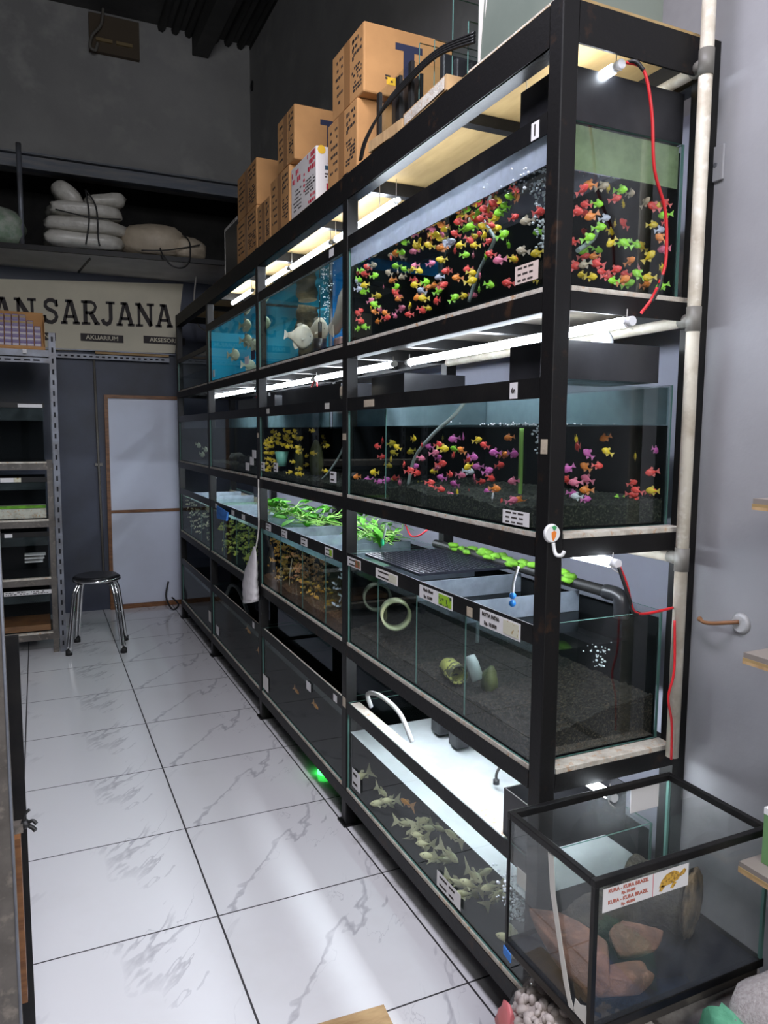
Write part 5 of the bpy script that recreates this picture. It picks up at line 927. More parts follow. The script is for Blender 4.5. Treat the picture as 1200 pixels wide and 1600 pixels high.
# ------------------------------------------------------------------ plumbing at the near end of the rack
pp = thing('water_pipe', 'dirty white upright water pipe with branches at the near end of the rack', 'pipe', (1.0, -0.945, 0.0))
part('riser', M_pvc, pp, lambda bm: tube(bm, [(1.0, -0.948, 0.76), (1.0, -0.948, 3.2)], 0.0165, 14))
for z in (2.49, 1.888, 1.285):
    part('tee', M_pvcgrey, pp, lambda bm: (tube(bm, [(1.0, -0.948, z - 0.03), (1.0, -0.948, z + 0.03)], 0.0185, 14), tube(bm, [(1.0, -0.948, z), (1.012, -0.90, z)], 0.0170, 12)))
    part('branch', M_pvc, pp, lambda bm: tube(bm, [(1.010, -0.91, z), (1.014, -0.5, z - 0.003), (1.014, 0.3, z - 0.003)], 0.0145, 12))
P_box('strap', M_pvcgrey, pp, 0.995, 1.032, -0.72, -0.69, 2.47, 2.51)
# stuck-on hook with a carrot on the corner post
hk = thing('sticker_hook', 'round white hook with a carrot picture stuck on the corner post', 'hook', (0.613, -0.918, 1.365))
part('disc', M_white, hk, lambda bm: disc(bm, (0.610, -0.9155, 1.368), 0.023, 0.020, -0.008, 'y', 28))
part('carrot', mat('orange_print', (0.80, 0.22, 0.03), 0.6), hk, lambda bm: prism(bm, [(0.605, -0.9238, 1.371), (0.613, -0.9238, 1.375), (0.619, -0.9238, 1.371), (0.617, -0.9238, 1.360), (0.610, -0.9238, 1.350), (0.606, -0.9238, 1.360)], (0, -0.0008, 0)))
part('carrot_leaf', mat('green_print', (0.06, 0.35, 0.12), 0.6), hk, lambda bm: prism(bm, [(0.606, -0.9238, 1.384), (0.611, -0.9238, 1.376), (0.615, -0.9238, 1.376), (0.620, -0.9238, 1.383), (0.613, -0.9238, 1.388)], (0, -0.0008, 0)))
part('hook_arm', M_white, hk, lambda bm: tube(bm, smooth_path([(0.612, -0.922, 1.346), (0.614, -0.924, 1.33), (0.616, -0.930, 1.318), (0.624, -0.940, 1.318), (0.628, -0.944, 1.328)]), 0.0045, 8))
# plastic bag tied to the third upright
pb = thing('hanging_bag', 'crumpled white plastic bag tied by a cord to the third upright', 'bag', (0.575, 1.60, 0.70))
part('bag_body', mat('thin_white_plastic', (0.60, 0.57, 0.57), 0.4, bump=0.6, bscale=24), pb, lambda bm: (tube(bm, smooth_path([(0.565, 1.60, 0.985), (0.562, 1.605, 0.93), (0.555, 1.63, 0.86), (0.545, 1.66, 0.78), (0.55, 1.67, 0.70), (0.552, 1.665, 0.665)], 5), 0.11, 18, 0, [0.08 + 0.92 * min(1, (k / 17)) ** 0.9 * (1 + 0.05 * math.sin(k * 2)) for k in range(26)])))
pb.children[0].scale = (0.34, 1, 1); pb.children[0].location = (0.372, 0, 0)
part('cord', M_wire, pb, lambda bm: tube(bm, smooth_path([(0.593, 1.61, 1.35), (0.592, 1.612, 1.2), (0.59, 1.605, 1.08), (0.572, 1.60, 0.975)]), 0.0045, 6))
bm = bmesh.new(); disc(bm, (0.69, 0.85, 0.001), 0.035, 0.03, 0.03, seg=20); o = obj('indicator_plug', bm, M_lampg); tag(o, 'green glowing indicator on the floor under the bottom shelf', 'light')
bm = bmesh.new(); tube(bm, smooth_path([(0.66, 2.75, 0.45), (0.68, 2.66, 0.56), (0.70, 2.5, 0.55), (0.72, 2.35, 0.42)]), 0.012, 8)
tag(obj('drooping_hose', bm, mat('dim_grey_hose', (0.10, 0.11, 0.11), 0.5)), 'dark hose drooping into the unlit third aquarium of the bottom shelf', 'hose')
bm = bmesh.new(); tube(bm, smooth_path([(0.55, 4.55, 0.25), (0.52, 4.5, 0.12), (0.56, 4.42, 0.02), (0.62, 4.45, 0.05), (0.58, 4.55, 0.10)]), 0.008, 6)
tag(obj('floor_cable', bm, M_cable), 'black cable coiled on the floor at the far end of the rack', 'cable')

# ------------------------------------------------------------------ cartons and glass on top of the rack
ZT = 2.5745
def print_lines(bm, face, a0, a1, b0, b1, at, rows, seed, h=0.009):
    """rows of small illegible printed marks on a carton side"""
    rnd = random.Random(seed)
    for r in range(rows):
        b = b1 - (r + 0.5) * (b1 - b0) / rows; a = a0
        while a < a1 - 0.01:
            w_ = rnd.uniform(0.006, 0.024)
            if rnd.random() < 0.75:
                if face == 'x': box(bm, at - 0.0008, at - 0.0001, a, min(a + w_, a1), b - h * rnd.uniform(.25, .5), b + h / 2)
                else: box(bm, a, min(a + w_, a1), at - 0.0008, at - 0.0001, b - h / 2, b + h / 2)
            a += w_ + 0.006
def carton(label, x0, x1, y0, y1, z0, z1, seed, big_t=True, yellow=False):
    t = thing('cardboard_box', label, 'box', ((x0 + x1) / 2, (y0 + y1) / 2, z0), 'brown cartons on the rack')
    part('carton_body', M_card, t, lambda bm: rbox(bm, x0, x1, y0, y1, z0, z1, 0.006))
    ym = (y0 + y1) / 2; h = z1 - z0
    P_box('parcel_tape', M_tape, t, x0 - 0.0006, x0 + 0.001, ym - 0.03, ym + 0.03, z0 + 0.004, z1 - 0.004)
    P_box('parcel_tape', M_tape, t, x0 + 0.005, x1 - 0.005, ym - 0.03, ym + 0.03, z1 - 0.001, z1 + 0.0006)
    part('side_print', M_print, t, lambda bm: print_lines(bm, 'x', y0 + 0.02, ym - 0.045, z0 + 0.12 * h, z0 + 0.5 * h, x0, 7, seed))
    part('side_print', M_print, t, lambda bm: print_lines(bm, 'x', y0 + 0.02, ym - 0.05, z0 + 0.62 * h, z0 + 0.92 * h, x0, 3, seed + 1, 0.012))
    part('side_print', M_print, t, lambda bm: print_lines(bm, 'x', ym + 0.045, y1 - 0.03, z0 + 0.15 * h, z0 + 0.9 * h, x0, 6, seed + 2, 0.011))
    for k in range(3): P_box('tick_box', M_print, t, x0 - 0.0008, x0 - 0.0001, ym - 0.065, ym - 0.050, z0 + h * (0.6 + 0.12 * k), z0 + h * (0.6 + 0.12 * k) + 0.014)
    if big_t:
        xt = x0 + 0.60 * (x1 - x0) if big_t is True else big_t
        part('big_letter', M_printblue, t, lambda bm: (box(bm, xt - 0.055, xt + 0.055, y0 - 0.0009, y0 - 0.0001, z0 + 0.70 * h, z0 + 0.80 * h), box(bm, xt - 0.022, xt + 0.022, y0 - 0.0009, y0 - 0.0001, z0 + 0.30 * h, z0 + 0.70 * h)))
    if yellow:
        P_box('yellow_sticker', M_yellow, t, x0 + 0.09, x0 + 0.15, y0 - 0.0009, y0 - 0.0001, z0 + 0.17 * h, z0 + 0.28 * h)
        part('sticker_print', M_print, t, lambda bm: print_lines(bm, 'y', x0 + 0.085, x0 + 0.155, z0 + 0.2 * h, z0 + 0.31 * h, y0 - 0.0008, 3, 77, 0.006))
    return t
carton('highest and nearest brown carton, with a blue letter and a yellow sticker', 0.62, 0.985, 0.250, 0.565, 2.822, 3.062, 1, 0.80, True)
carton('brown carton under the highest one, beside the white printed carton', 0.615, 0.97, 0.298, 0.602, ZT, 2.8205, 2, False)
carton('brown carton standing high behind the white printed carton, blue letter on its end', 0.62, 0.97, 1.045, 1.305, 2.842, 3.082, 3, 0.80)
carton('brown carton under the one with the blue letter, behind the white printed carton', 0.617, 0.96, 1.115, 1.42, ZT, 2.8405, 4, False)
carton('brown carton in the lower row between the two upper stacks', 0.617, 0.96, 1.43, 1.672, ZT, 2.79, 5, False)
carton('brown carton on top of the stack at the far left', 0.62, 0.96, 1.69, 2.10, 2.812, 3.055, 6, False)
carton('brown carton at the bottom of the far left stack, beside the dark framed box', 0.617, 0.96, 1.685, 2.115, ZT, 2.8105, 7, False)
wb = thing('printed_carton', 'white carton with red printing on the rack edge', 'box', (0.76, 0.92, ZT))
part('carton_body', M_whitecard, wb, lambda bm: rbox(bm, 0.62, 0.90, 0.755, 1.095, ZT, 2.806, 0.006))
part('red_print', M_printred, wb, lambda bm: (print_lines(bm, 'x', 0.77, 0.87, 2.72, 2.80, 0.62, 3, 5, 0.02), print_lines(bm, 'x', 0.96, 1.08, 2.72, 2.785, 0.62, 2, 6, 0.024), print_lines(bm, 'x', 0.77, 0.86, 2.585, 2.63, 0.62, 2, 7, 0.014), print_lines(bm, 'x', 0.90, 0.92, 2.65, 2.74, 0.62, 4, 9, 0.012)))
for q in (('x', 0.77, 0.90, 2.635, 2.70, 0.62, 5, 8, 0.007), ('x', 0.95, 1.06, 2.60, 2.70, 0.62, 6, 10, 0.007), ('y', 0.66, 0.72, 2.665, 2.70, 0.755, 3, 11, 0.006)):
    part('black_print', M_print, wb, lambda bm: print_lines(bm, *q))
text('A', 0.085, (0.705, 0.7545, 2.765), FACE_Y, M_printred, wb, 'red_letter', bold=0.003)
text('MS', 0.040, (0.69, 0.7545, 2.64), FACE_Y, M_printred, wb, 'red_letter', bold=0.0015)
P_box('blue_band', mat('dull_blue_print', (0.03, 0.08, 0.12), 0.7), wb, 0.66, 0.74, 0.7541, 0.7549, 2.712, 2.728)
part('orange_spot', M_yellow, wb, lambda bm: disc(bm, (0.645, 0.7549, 2.79), 0.018, 0.018, -0.0008, 'y', 16))
bx = thing('framed_box', 'dark box with a pale edge at the far left end of the cartons', 'box', (0.75, 2.3, ZT))
P_box('box_body', M_seat, bx, 0.625, 0.9, 2.13, 2.46, ZT, 2.865); P_box('pale_edge', M_silicone, bx, 0.6235, 0.6249, 2.13, 2.46, 2.845, 2.862); P_box('pale_edge', M_silicone, bx, 0.6235, 0.6249, 2.45, 2.46, ZT, 2.845)
part('edge_print', M_print, bx, lambda bm: print_lines(bm, 'x', 2.18, 2.30, 2.846, 2.861, 0.6235, 1, 3, 0.008))
# loose glass panes, black trays, boards and a cable bundle
for k, (x, y, z1, dx) in enumerate(((0.665, -0.10, 2.84, 0.24), (0.66, -0.21, 2.80, 0.22), (0.655, -0.33, 2.86, 0.26), (0.66, -0.41, 2.76, 0.20))):
    def pn(bm):
        v, fs = box(bm, x, x + dx, y, y + 0.006, ZT + 0.002, z1)
        for i in (0, 1, 3, 5): fs[i].material_index = 1
    tag(part('loose_glass_sheet', [M_glass, M_edge], None, pn), '%s loose glass sheet from the cartons, standing on the rack top' % ('first', 'second', 'third', 'fourth')[k], 'glass')
dk = thing('glass_tank', 'small dark glass tank with black trim standing on the rack beside the highest cartons', 'aquarium', (0.75, 0.02, ZT))
for a in ((0.655, 0.661, -0.06, 0.20), (0.90, 0.906, -0.06, 0.20), (0.661, 0.90, -0.06, -0.054), (0.661, 0.90, 0.194, 0.20)):
    P_box('pane', M_glass, dk, *a, ZT + 0.004, 2.80)
part('trim', M_cable, dk, lambda bm: [box(bm, *q) for q in ((0.652, 0.664, -0.066, -0.045, ZT, 2.80), (0.652, 0.664, 0.185, 0.206, ZT, 2.80), (0.652, 0.909, -0.066, 0.206, ZT, ZT + 0.004), (0.652, 0.664, 0.02, 0.05, ZT, 2.79))])
P_box('dark_board', M_sump, dk, 0.70, 0.71, -0.04, 0.18, ZT + 0.005, 2.78)
tr = thing('black_tray', 'black plastic trays stacked on edge among the glass panes', 'tray', (0.8, -0.25, ZT))
for k in range(3): P_box('tray_side', M_sump, tr, 0.70 + 0.02 * k, 0.86, -0.19 - 0.05 * k, -0.165 - 0.05 * k, ZT + 0.002, 2.78 - 0.03 * k, r=0.006)
bm = bmesh.new()
for k in range(4):
    tube(bm, smooth_path([(0.600, 0.235 - 0.006 * k, 2.575), (0.598, 0.19 - 0.008 * k, 2.625), (0.615, 0.10 - 0.01 * k, 2.685 + 0.004 * k), (0.64, -0.04 + 0.006 * k, 2.725 + 0.006 * k), (0.645, -0.25, 2.73 + 0.006 * k), (0.655, -0.45, 2.685 + 0.008 * k)]), 0.0042, 7)
tag(obj('cable_bundle', bm, M_cable), 'bundle of black hoses slung across the glass panes and down past the boards', 'cable')
wbd = thing('white_board', 'thick board with a white face lying near the rack edge', 'board', (0.63, -0.24, ZT))
part('board_core', M_rawwood, wbd, lambda bm: obox(bm, (0.642, -0.235, ZT + 0.022), (0.032, 0, 0), (0.006, 0.15, 0), (0, 0, 0.0215))); part('white_face', M_foam, wbd, lambda bm: obox(bm, (0.6085, -0.235, ZT + 0.022), (0.001, 0, 0), (0.0063, 0.14, 0), (0, 0, 0.016)))
bm = bmesh.new(); obox(bm, (0.635, 0.035, ZT + 0.018), (0.03, 0, 0), (-0.008, 0.115, 0), (0, 0, 0.0175)); tag(obj('timber_board', bm, M_rawwood), 'brown timber board lying at the rack edge under the black hoses', 'board')
tt = thing('glass_aquarium', 'large grey green glass aquarium standing on the near end of the rack top', 'aquarium', (0.78, -0.70, ZT))
part('panes', M_frostback, tt, lambda bm: openbox(bm, 0.632, 0.93, -0.872, -0.505, ZT + 0.008, 3.02, 0.006))
P_box('foam_base', M_foam, tt, 0.612, 0.94, -0.895, -0.49, ZT, ZT + 0.008)
part('silicone_drips', M_silicone, tt, lambda bm: (prism(bm, [(0.6315, -0.52, 2.60), (0.6315, -0.535, 2.75), (0.6315, -0.53, 3.0), (0.6315, -0.51, 3.0), (0.6315, -0.51, 2.6)], (-0.001, 0, 0)), prism(bm, [(0.6315, -0.54, 2.70), (0.6315, -0.565, 2.80), (0.6315, -0.57, 3.0), (0.6315, -0.555, 3.0), (0.6315, -0.55, 2.82)], (-0.001, 0, 0))))

# ------------------------------------------------------------------ slotted-steel rack at the far left with small aquariums
lr = thing('slotted_rack', 'grey slotted steel rack at the far end of the aisle, left', 'rack', (-0.7, 3.7, 0))
def slot_post(bm, x0, x1, y0, y1, z0, z1, pitch=0.075, zf=None):
    box(bm, x0, x1, y0, y0 + 0.003, z0, z1); box(bm, x1 - 0.003, x1, y0 + 0.003, y1, z0, z1)
    k = 0
    while z0 + 0.05 + k * pitch < z1 - 0.04:
        z = z0 + 0.05 + k * pitch; box(bm, (x0 + x1) / 2 - 0.006, (x0 + x1) / 2 + 0.006, y0 - 0.0012, y0 - 0.0001, z, z + 0.034, 1); k += 1
for x in (-0.388, -1.40):
    part('upright', [M_steel, M_hole], lr, lambda bm: slot_post(bm, x, x + 0.042, 3.462, 3.505, 0.0, 2.285))
    part('upright', [M_steel, M_hole], lr, lambda bm: slot_post(bm, x, x + 0.042, 3.90, 3.94, 0.0, 2.285))
P_box('inner_upright', M_olddull, lr, -0.432, -0.395, 3.475, 3.51, 0.0, 1.40)
SH = [0.145, 0.545, 0.965, 1.375, 2.165]
for z in SH:
    P_box('shelf_rail', M_steel if z > 2 else M_olddull, lr, -1.40, -0.388, 3.472, 3.478, z - 0.045, z)
    if z < 2: P_box('foam_strip', M_foam, lr, -1.36, -0.432, 3.468, 3.515, z, z + 0.012)
    P_box('shelf_board', M_darkply, lr, -1.36, -0.40, 3.479, 3.92, z - 0.012, z - 0.001)
P_box('shelf_rail', M_steel, lr, -1.40, -0.388, 3.462, 3.467, 2.075, 2.11)
part('rail_slots', M_hole, lr, lambda bm: [box(bm, -0.73 + 0.06 * k, -0.69 + 0.06 * k, 3.460, 3.4618, 2.087, 2.097) for k in range(5)])
TL = ['upper aquarium of the slotted rack with a white label on its rim', 'second aquarium from the top of the slotted rack, pale sand in it', 'third aquarium from the top of the slotted rack with folded papers inside', 'lowest aquarium of the slotted rack with a long printed label']
for k, (z, h) in enumerate(((1.388, 0.41), (0.978, 0.30), (0.558, 0.33), (0.158, 0.31))):
    t = thing('small_aquarium', TL[k], 'aquarium', (-0.75, 3.7, z)); xe = -0.436; xs = -1.05
    P_box('front_pane', M_glass, t, xs, xe, 3.490, 3.495, z, z + h); P_box('end_pane', M_glass, t, xe - 0.005, xe, 3.496, 3.86, z, z + h); P_box('back_pane', M_backblack, t, xs, xe - 0.006, 3.855, 3.86, z, z + h); P_box('end_pane', M_backblack, t, xs, xs + 0.005, 3.496, 3.85, z, z + h)
    P_box('base_pane', M_backblack, t, xs + .005, xe - .006, 3.496, 3.85, z, z + 0.006)
    P_box('rim', M_black, t, xs, xe + 0.002, 3.484, 3.4895, z + h - 0.035, z + h, label='black band along the top edge')
    P_box('splash_film', M_limedim, t, xs, xe - 0.006, 3.496, 3.497, z + h * 0.70, z + h - 0.035)
    P_box('water', M_surf, t, xs + .006, xe - .006, 3.497, 3.85, z + h * 0.69, z + h * 0.70)
    if k == 0: P_box('price_label', M_paper, t, -0.60, -0.445, 3.4835, 3.4838, z + h - 0.032, z + h - 0.008)
    if k == 1:
        P_box('price_label', M_paper, t, -0.73, -0.645, 3.4835, 3.4838, z + h - 0.034, z + h - 0.004); P_box('price_picture', M_picc, t, -0.644, -0.60, 3.4835, 3.4838, z + h - 0.034, z + h - 0.004)
        P_box('sand', M_foam, t, xs + 0.01, xe - 0.01, 3.50, 3.84, z + 0.007, z + 0.075); P_box('moss_line', M_algae, t, xs + 0.01, xe - 0.01, 3.498, 3.5, z + 0.078, z + 0.098)
    if k == 2:
        P_box('price_label', M_paper, t, -0.72, -0.67, 3.4835, 3.4838, z + h - 0.034, z + h - 0.008)
        for q in range(3): P_box('folded_paper', M_paper, t, -0.60, -0.48 + 0.01 * q, 3.55 + 0.02 * q, 3.70, z + 0.10 + 0.022 * q, z + 0.105 + 0.022 * q)
    if k == 3:
        P_box('price_label', M_paper, t, -0.74, -0.43, 3.4835, 3.4838, z + h - 0.032, z + h - 0.002)
        part('label_print', M_print, t, lambda bm: print_lines(bm, 'y', -0.73, -0.44, z + h - 0.03, z + h - 0.004, 3.4834, 2, 12, 0.006)); P_box('wood_base', M_wood, t, xs + .01, xe - .01, 3.50, 3.84, z + 0.007, z + 0.05)
ds = thing('display_tray', 'open cardboard tray of purple packets on top of the slotted rack', 'box', (-0.6, 3.6, 2.166))
part('tray', M_card, ds, lambda bm: (box(bm, -0.72, -0.415, 3.485, 3.70, 2.166, 2.172), box(bm, -0.72, -0.415, 3.484, 3.488, 2.172, 2.19), box(bm, -0.415, -0.411, 3.488, 3.70, 2.166, 2.40), box(bm, -0.724, -0.72, 3.488, 3.70, 2.166, 2.40), box(bm, -0.72, -0.415, 3.70, 3.704, 2.166, 2.45)))
M_purple = mat('purple_packet', (0.10, 0.05, 0.19), 0.4); M_lilac = mat('lilac_packet_print', (0.50, 0.44, 0.46), 0.5); M_gold = mat('gold_packet_print', (0.34, 0.22, 0.08), 0.5)
bm = bmesh.new(); rbox(bm, -0.021, 0.021, 0, 0.03, 0, 0.040, 0.002); box(bm, -0.019, 0.019, -0.0008, -0.0001, 0.017, 0.031, 1)
bmesh.ops.recalc_face_normals(bm, faces=bm.faces); pkm = bpy.data.meshes.new('packet'); bm.to_mesh(pkm); bm.free(); pkm.materials.append(M_purple); pkm.materials.append(M_lilac)
pkg = pkm.copy(); pkg.materials[1] = M_gold
for r in range(6):
    for c in range(6):
        if r == 5 and c > 3 or r == 4 and c > 4: continue
        o = bpy.data.objects.new('packet', pkg if r >= 4 else pkm); COL.objects.link(o); o.location = (-0.690 + 0.0468 * c, 3.492 + 0.033 * r, 2.175 + 0.042 * r)
        tag(o, 'small gold printed packet in the back rows of the cardboard tray' if r >= 4 else 'small purple packet with a lilac band in the front rows of the cardboard tray', 'packet', 'gold printed packets' if r >= 4 else 'purple packets')
for r in range(5):
    for c in range(6):
        pass
part('packet_riser', M_card, ds, lambda bm: [box(bm, -0.715, -0.417, 3.4895 + 0.033 * r, 3.695, 2.1725 + 0.042 * (r - 1) , 2.1745 + 0.042 * r - 0.0005) for r in range(1, 6)])
P_box('price_tag', M_paper, ds, -0.555, -0.53, 3.4555, 3.4595, 2.135, 2.165)
P_box('neighbour_box', M_wood, thing('brown_carton', 'dark brown carton at the left edge on the slotted rack', 'box', (-0.85, 3.6, 2.166)), -0.99, -0.735, 3.50, 3.70, 2.1665, 2.33)

# ------------------------------------------------------------------ stool
st = thing('round_stool', 'round stool with a black seat and bent chrome legs by the far door', 'stool', (-0.125, 3.48, 0))
part('seat', M_seat, st, lambda bm: (disc(bm, (-0.125, 3.48, 0.520), 0.162, 0.165, 0.018, seg=36), disc(bm, (-0.125, 3.48, 0.538), 0.165, 0.145, 0.014, seg=36)))
part('seat_rim', M_chrome, st, lambda bm: ring(bm, (-0.125, 3.48, 0.524), 0.170, 0.160, 0.009, (0, 0, 1), 36))
for fx, fy in ((-0.335, 3.355), (0.030, 3.268), (-0.264, 3.70), (0.076, 3.61)):
    d = Vector((fx + 0.125, fy - 3.48, 0)); n = Vector((-d.y, d.x, 0)).normalized() * 0.014
    def leg(bm):
        for s in (1, -1):
            c = Vector((-0.125, 3.48, 0)) + n * s
            tube(bm, smooth_path([c + d * 1.0 + Vector((0, 0, 0.02)), c + d * 0.80 + Vector((0, 0, 0.36)), c + d * 0.70 + Vector((0, 0, 0.46)), c + d * 0.52 + Vector((0, 0, 0.505)), c + d * 0.15 + Vector((0, 0, 0.510))], 6), 0.0105, 10)
    lg = part('leg', M_chrome, st, leg)
    part('rubber_foot', M_rubber, lg, lambda bm: tube(bm, [Vector((fx, fy, 0.0)) + Vector((0, 0, 0)), Vector((fx, fy, 0.035))], 0.024, 12))

# ------------------------------------------------------------------ worn upright at the left edge, close to the camera
nl = thing('worn_rack', 'worn brown steel upright at the left edge close by', 'rack', (-0.6, -0.6, 0))
part('upright', M_olddull, nl, lambda bm: (box(bm, -0.66, -0.569, -0.62, -0.615, 0.0, 1.9), box(bm, -0.572, -0.568, -0.615, -0.56, 0.0, 1.9)))
part('bright_edge', M_steel, nl, lambda bm: tube(bm, [(-0.5695, -0.621, 0.0), (-0.5695, -0.621, 1.9)], 0.003, 6))
part('far_upright', M_black, nl, lambda bm: box(bm, -0.60, -0.548, -0.35, -0.33, 0.0, 1.1))
P_box('low_panel', M_wood, nl, -0.63, -0.558, -0.50, -0.47, 0.25, 0.66); P_box('bracket', M_olddull, nl, -0.64, -0.55, -0.555, -0.53, 0.70, 0.72)
kt = thing('tied_strip', 'dark strip of cloth knotted on the worn upright', 'knot', (-0.55, -0.55, 0.72))
part('knot', M_cable, kt, lambda bm: (blob(bm, (-0.545, -0.545, 0.715), (0.012, 0.012, 0.010), 10, 6, amp=0.2), tube(bm, smooth_path([(-0.545, -0.545, 0.715), (-0.53, -0.55, 0.722), (-0.522, -0.555, 0.715)]), 0.004, 6), tube(bm, smooth_path([(-0.545, -0.545, 0.715), (-0.53, -0.55, 0.705), (-0.525, -0.555, 0.70)]), 0.005, 6), tube(bm, smooth_path([(-0.55, -0.545, 0.715), (-0.545, -0.55, 0.74), (-0.535, -0.55, 0.75)]), 0.0035, 6)))

# ------------------------------------------------------------------ turtle aquarium on sacks in front of the rack
TX0, TX1, TY0, TY1, TZ0, TZ1 = 0.483, 0.985, -1.255, -0.955, 0.385, 0.722
tu = thing('turtle_aquarium', 'open glass turtle aquarium with black edges and rocks, in front of the rack corner', 'aquarium', (0.73, -1.1, TZ0))
for nm, a, ax in (('front_pane', (TX0, TX1, TY0, TY0 + 0.005), 1), ('back_pane', (TX0, TX1, TY1 - 0.005, TY1), 1), ('end_pane', (TX0, TX0 + 0.005, TY0 + 0.005, TY1 - 0.005), 0), ('end_pane', (TX1 - 0.005, TX1, TY0 + 0.005, TY1 - 0.005), 0)):
    P_box(nm, M_clearglass, tu, *a, TZ0 + 0.006, TZ1 - 0.004)
P_box('base_pane', mat('dark_wet_base', (0.016, 0.018, 0.024), 0.25), tu, TX0, TX1, TY0, TY1, TZ0, TZ0 + 0.006)
fw_ = 0.012
part('top_frame', M_black, tu, lambda bm: [rbox(bm, *q, r=0.002) for q in ((TX0 - 0.003, TX1 + 0.003, TY0 - 0.003, TY0 + fw_, TZ1 - 0.017, TZ1), (TX0 - 0.003, TX1 + 0.003, TY1 - fw_, TY1 + 0.003, TZ1 - 0.017, TZ1), (TX0 - 0.003, TX0 + fw_, TY0 + fw_, TY1 - fw_, TZ1 - 0.017, TZ1), (TX1 - fw_, TX1 + 0.003, TY0 + fw_, TY1 - fw_, TZ1 - 0.017, TZ1))])
part('base_frame', M_black, tu, lambda bm: [rbox(bm, *q, r=0.002) for q in ((TX0 - 0.003, TX1 + 0.003, TY0 - 0.003, TY0 - 0.0002, TZ0 - 0.002, TZ0 + 0.018), (TX0 - 0.003, TX0 - 0.0002, TY0, TY1, TZ0 - 0.002, TZ0 + 0.018), (TX1 + 0.0002, TX1 + 0.003, TY0, TY1, TZ0 - 0.002, TZ0 + 0.018), (TX0, TX1, TY1 + 0.0002, TY1 + 0.003, TZ0 - 0.002, TZ0 + 0.018))])
P_box('corner_seam', M_black, tu, TX0 - 0.002, TX0 + 0.009, TY0 - 0.002, TY0 + 0.009, TZ0 + 0.018, TZ1 - 0.017); P_box('corner_seam', M_black, tu, TX0 - 0.002, TX0 + 0.004, TY1 - 0.006, TY1 + 0.001, TZ0 + 0.018, TZ1 - 0.017)
P_box('corner_seam', M_edge, tu, TX1 - 0.006, TX1 + 0.001, TY1 - 0.007, TY1 + 0.001, TZ0 + 0.018, TZ1 - 0.017); P_box('corner_seam', M_edge, tu, TX1 - 0.007, TX1 + 0.001, TY0 - 0.001, TY0 + 0.006, TZ0 + 0.018, TZ1 - 0.017)
part('silicone_streak', M_silicone, tu, lambda bm: prism(bm, [(TX0 - 0.0006, -1.105, TZ1 - 0.02), (TX0 - 0.0006, -1.125, TZ1 - 0.02), (TX0 - 0.0006, -1.135, 0.62), (TX0 - 0.0006, -1.165, 0.52), (TX0 - 0.0006, -1.195, 0.43), (TX0 - 0.0006, -1.21, 0.405), (TX0 - 0.0006, -1.19, 0.405), (TX0 - 0.0006, -1.17, 0.45), (TX0 - 0.0006, -1.145, 0.53), (TX0 - 0.0006, -1.117, 0.62)], (-0.0008, 0, 0)), label='pale streak of dried silicone')
part('silicone_patch', M_silicone, tu, lambda bm: prism(bm, [(TX0 - 0.0006, -1.205, 0.406), (TX0 - 0.0006, -1.248, 0.402), (TX0 - 0.0006, -1.243, 0.445), (TX0 - 0.0006, -1.225, 0.435), (TX0 - 0.0006, -1.21, 0.438)], (-0.0008, 0, 0)))
def ysheet(parent, x0, x1, z0, z1, y, m=M_paper, nm='price_label'): return P_box(nm, m, parent, x0, x1, y - 0.0008, y, z0, z1)
ts = ysheet(tu, 0.503, 0.735, 0.648, 0.698, TY0 - 0.0005)
P_box('red_border', M_printred, ts, 0.6345, 0.6355, TY0 - 0.0018, TY0 - 0.0013, 0.648, 0.698)
M_brownred = mat('brown_red_print', (0.42, 0.10, 0.06), 0.7)
for k, (s_, z_, q) in enumerate((('KURA - KURA BRAZIL', 0.6905, 0.0088), ('Rp. 50.000', 0.6790, 0.0068), ('KURA - KURA BRAZIL', 0.6665, 0.0088), ('Rp. 40.000', 0.6550, 0.0068))):
    text(s_, q * 1.25, (0.569, TY0 - 0.0016, z_), FACE_Y, M_brownred, ts, 'print', bold=0.0003)
def turtle_pic(bm):
    y = TY0 - 0.0018
    prism(bm, [(0.652, y, 0.662), (0.658, y, 0.676), (0.672, y, 0.688), (0.692, y, 0.692), (0.706, y, 0.686), (0.712, y, 0.676), (0.704, y, 0.668), (0.684, y, 0.664)], (0, 0.0005, 0))
    prism(bm, [(0.708, y, 0.680), (0.722, y, 0.690), (0.728, y, 0.686), (0.724, y, 0.678), (0.712, y, 0.674)], (0, 0.0005, 0))
    for xx in (0.660, 0.692): prism(bm, [(xx, y, 0.667), (xx - 0.008, y, 0.655), (xx, y, 0.653), (xx + 0.01, y, 0.664)], (0, 0.0005, 0))
part('turtle_picture', mat('yellow_brown_picture', (0.62, 0.36, 0.05), 0.7, c2=(0.28, 0.15, 0.03), scale=140, lo=0.48, hi=0.56), ts, turtle_pic)
ysheet(tu, 0.85, 0.945, 0.64, 0.712, TY1 - 0.006, nm='white_card')
P_box('side_sticker', M_silicone, tu, TX0 + 0.0055, TX0 + 0.0065, -1.02, -0.985, 0.56, 0.60)
lg_ = thing('hollow_log', 'dark mossy log with a pale sawn end lying in the turtle aquarium', 'log', (0.78, -1.02, TZ0 + 0.006))
part('bark', M_log, lg_, lambda bm: (tube(bm, smooth_path([(0.842, -0.985, 0.462), (0.865, -1.03, 0.468), (0.892, -1.085, 0.473), (0.906, -1.112, 0.475)], 5), 0.079, 22, 0, [0.9 + 0.07 * math.sin(k * 1.3) + 0.004 * k for k in range(16)]), blob(bm, (0.72, -1.03, 0.445), (0.13, 0.06, 0.055), 24, 14, amp=0.14, freq=5, seed=14)))
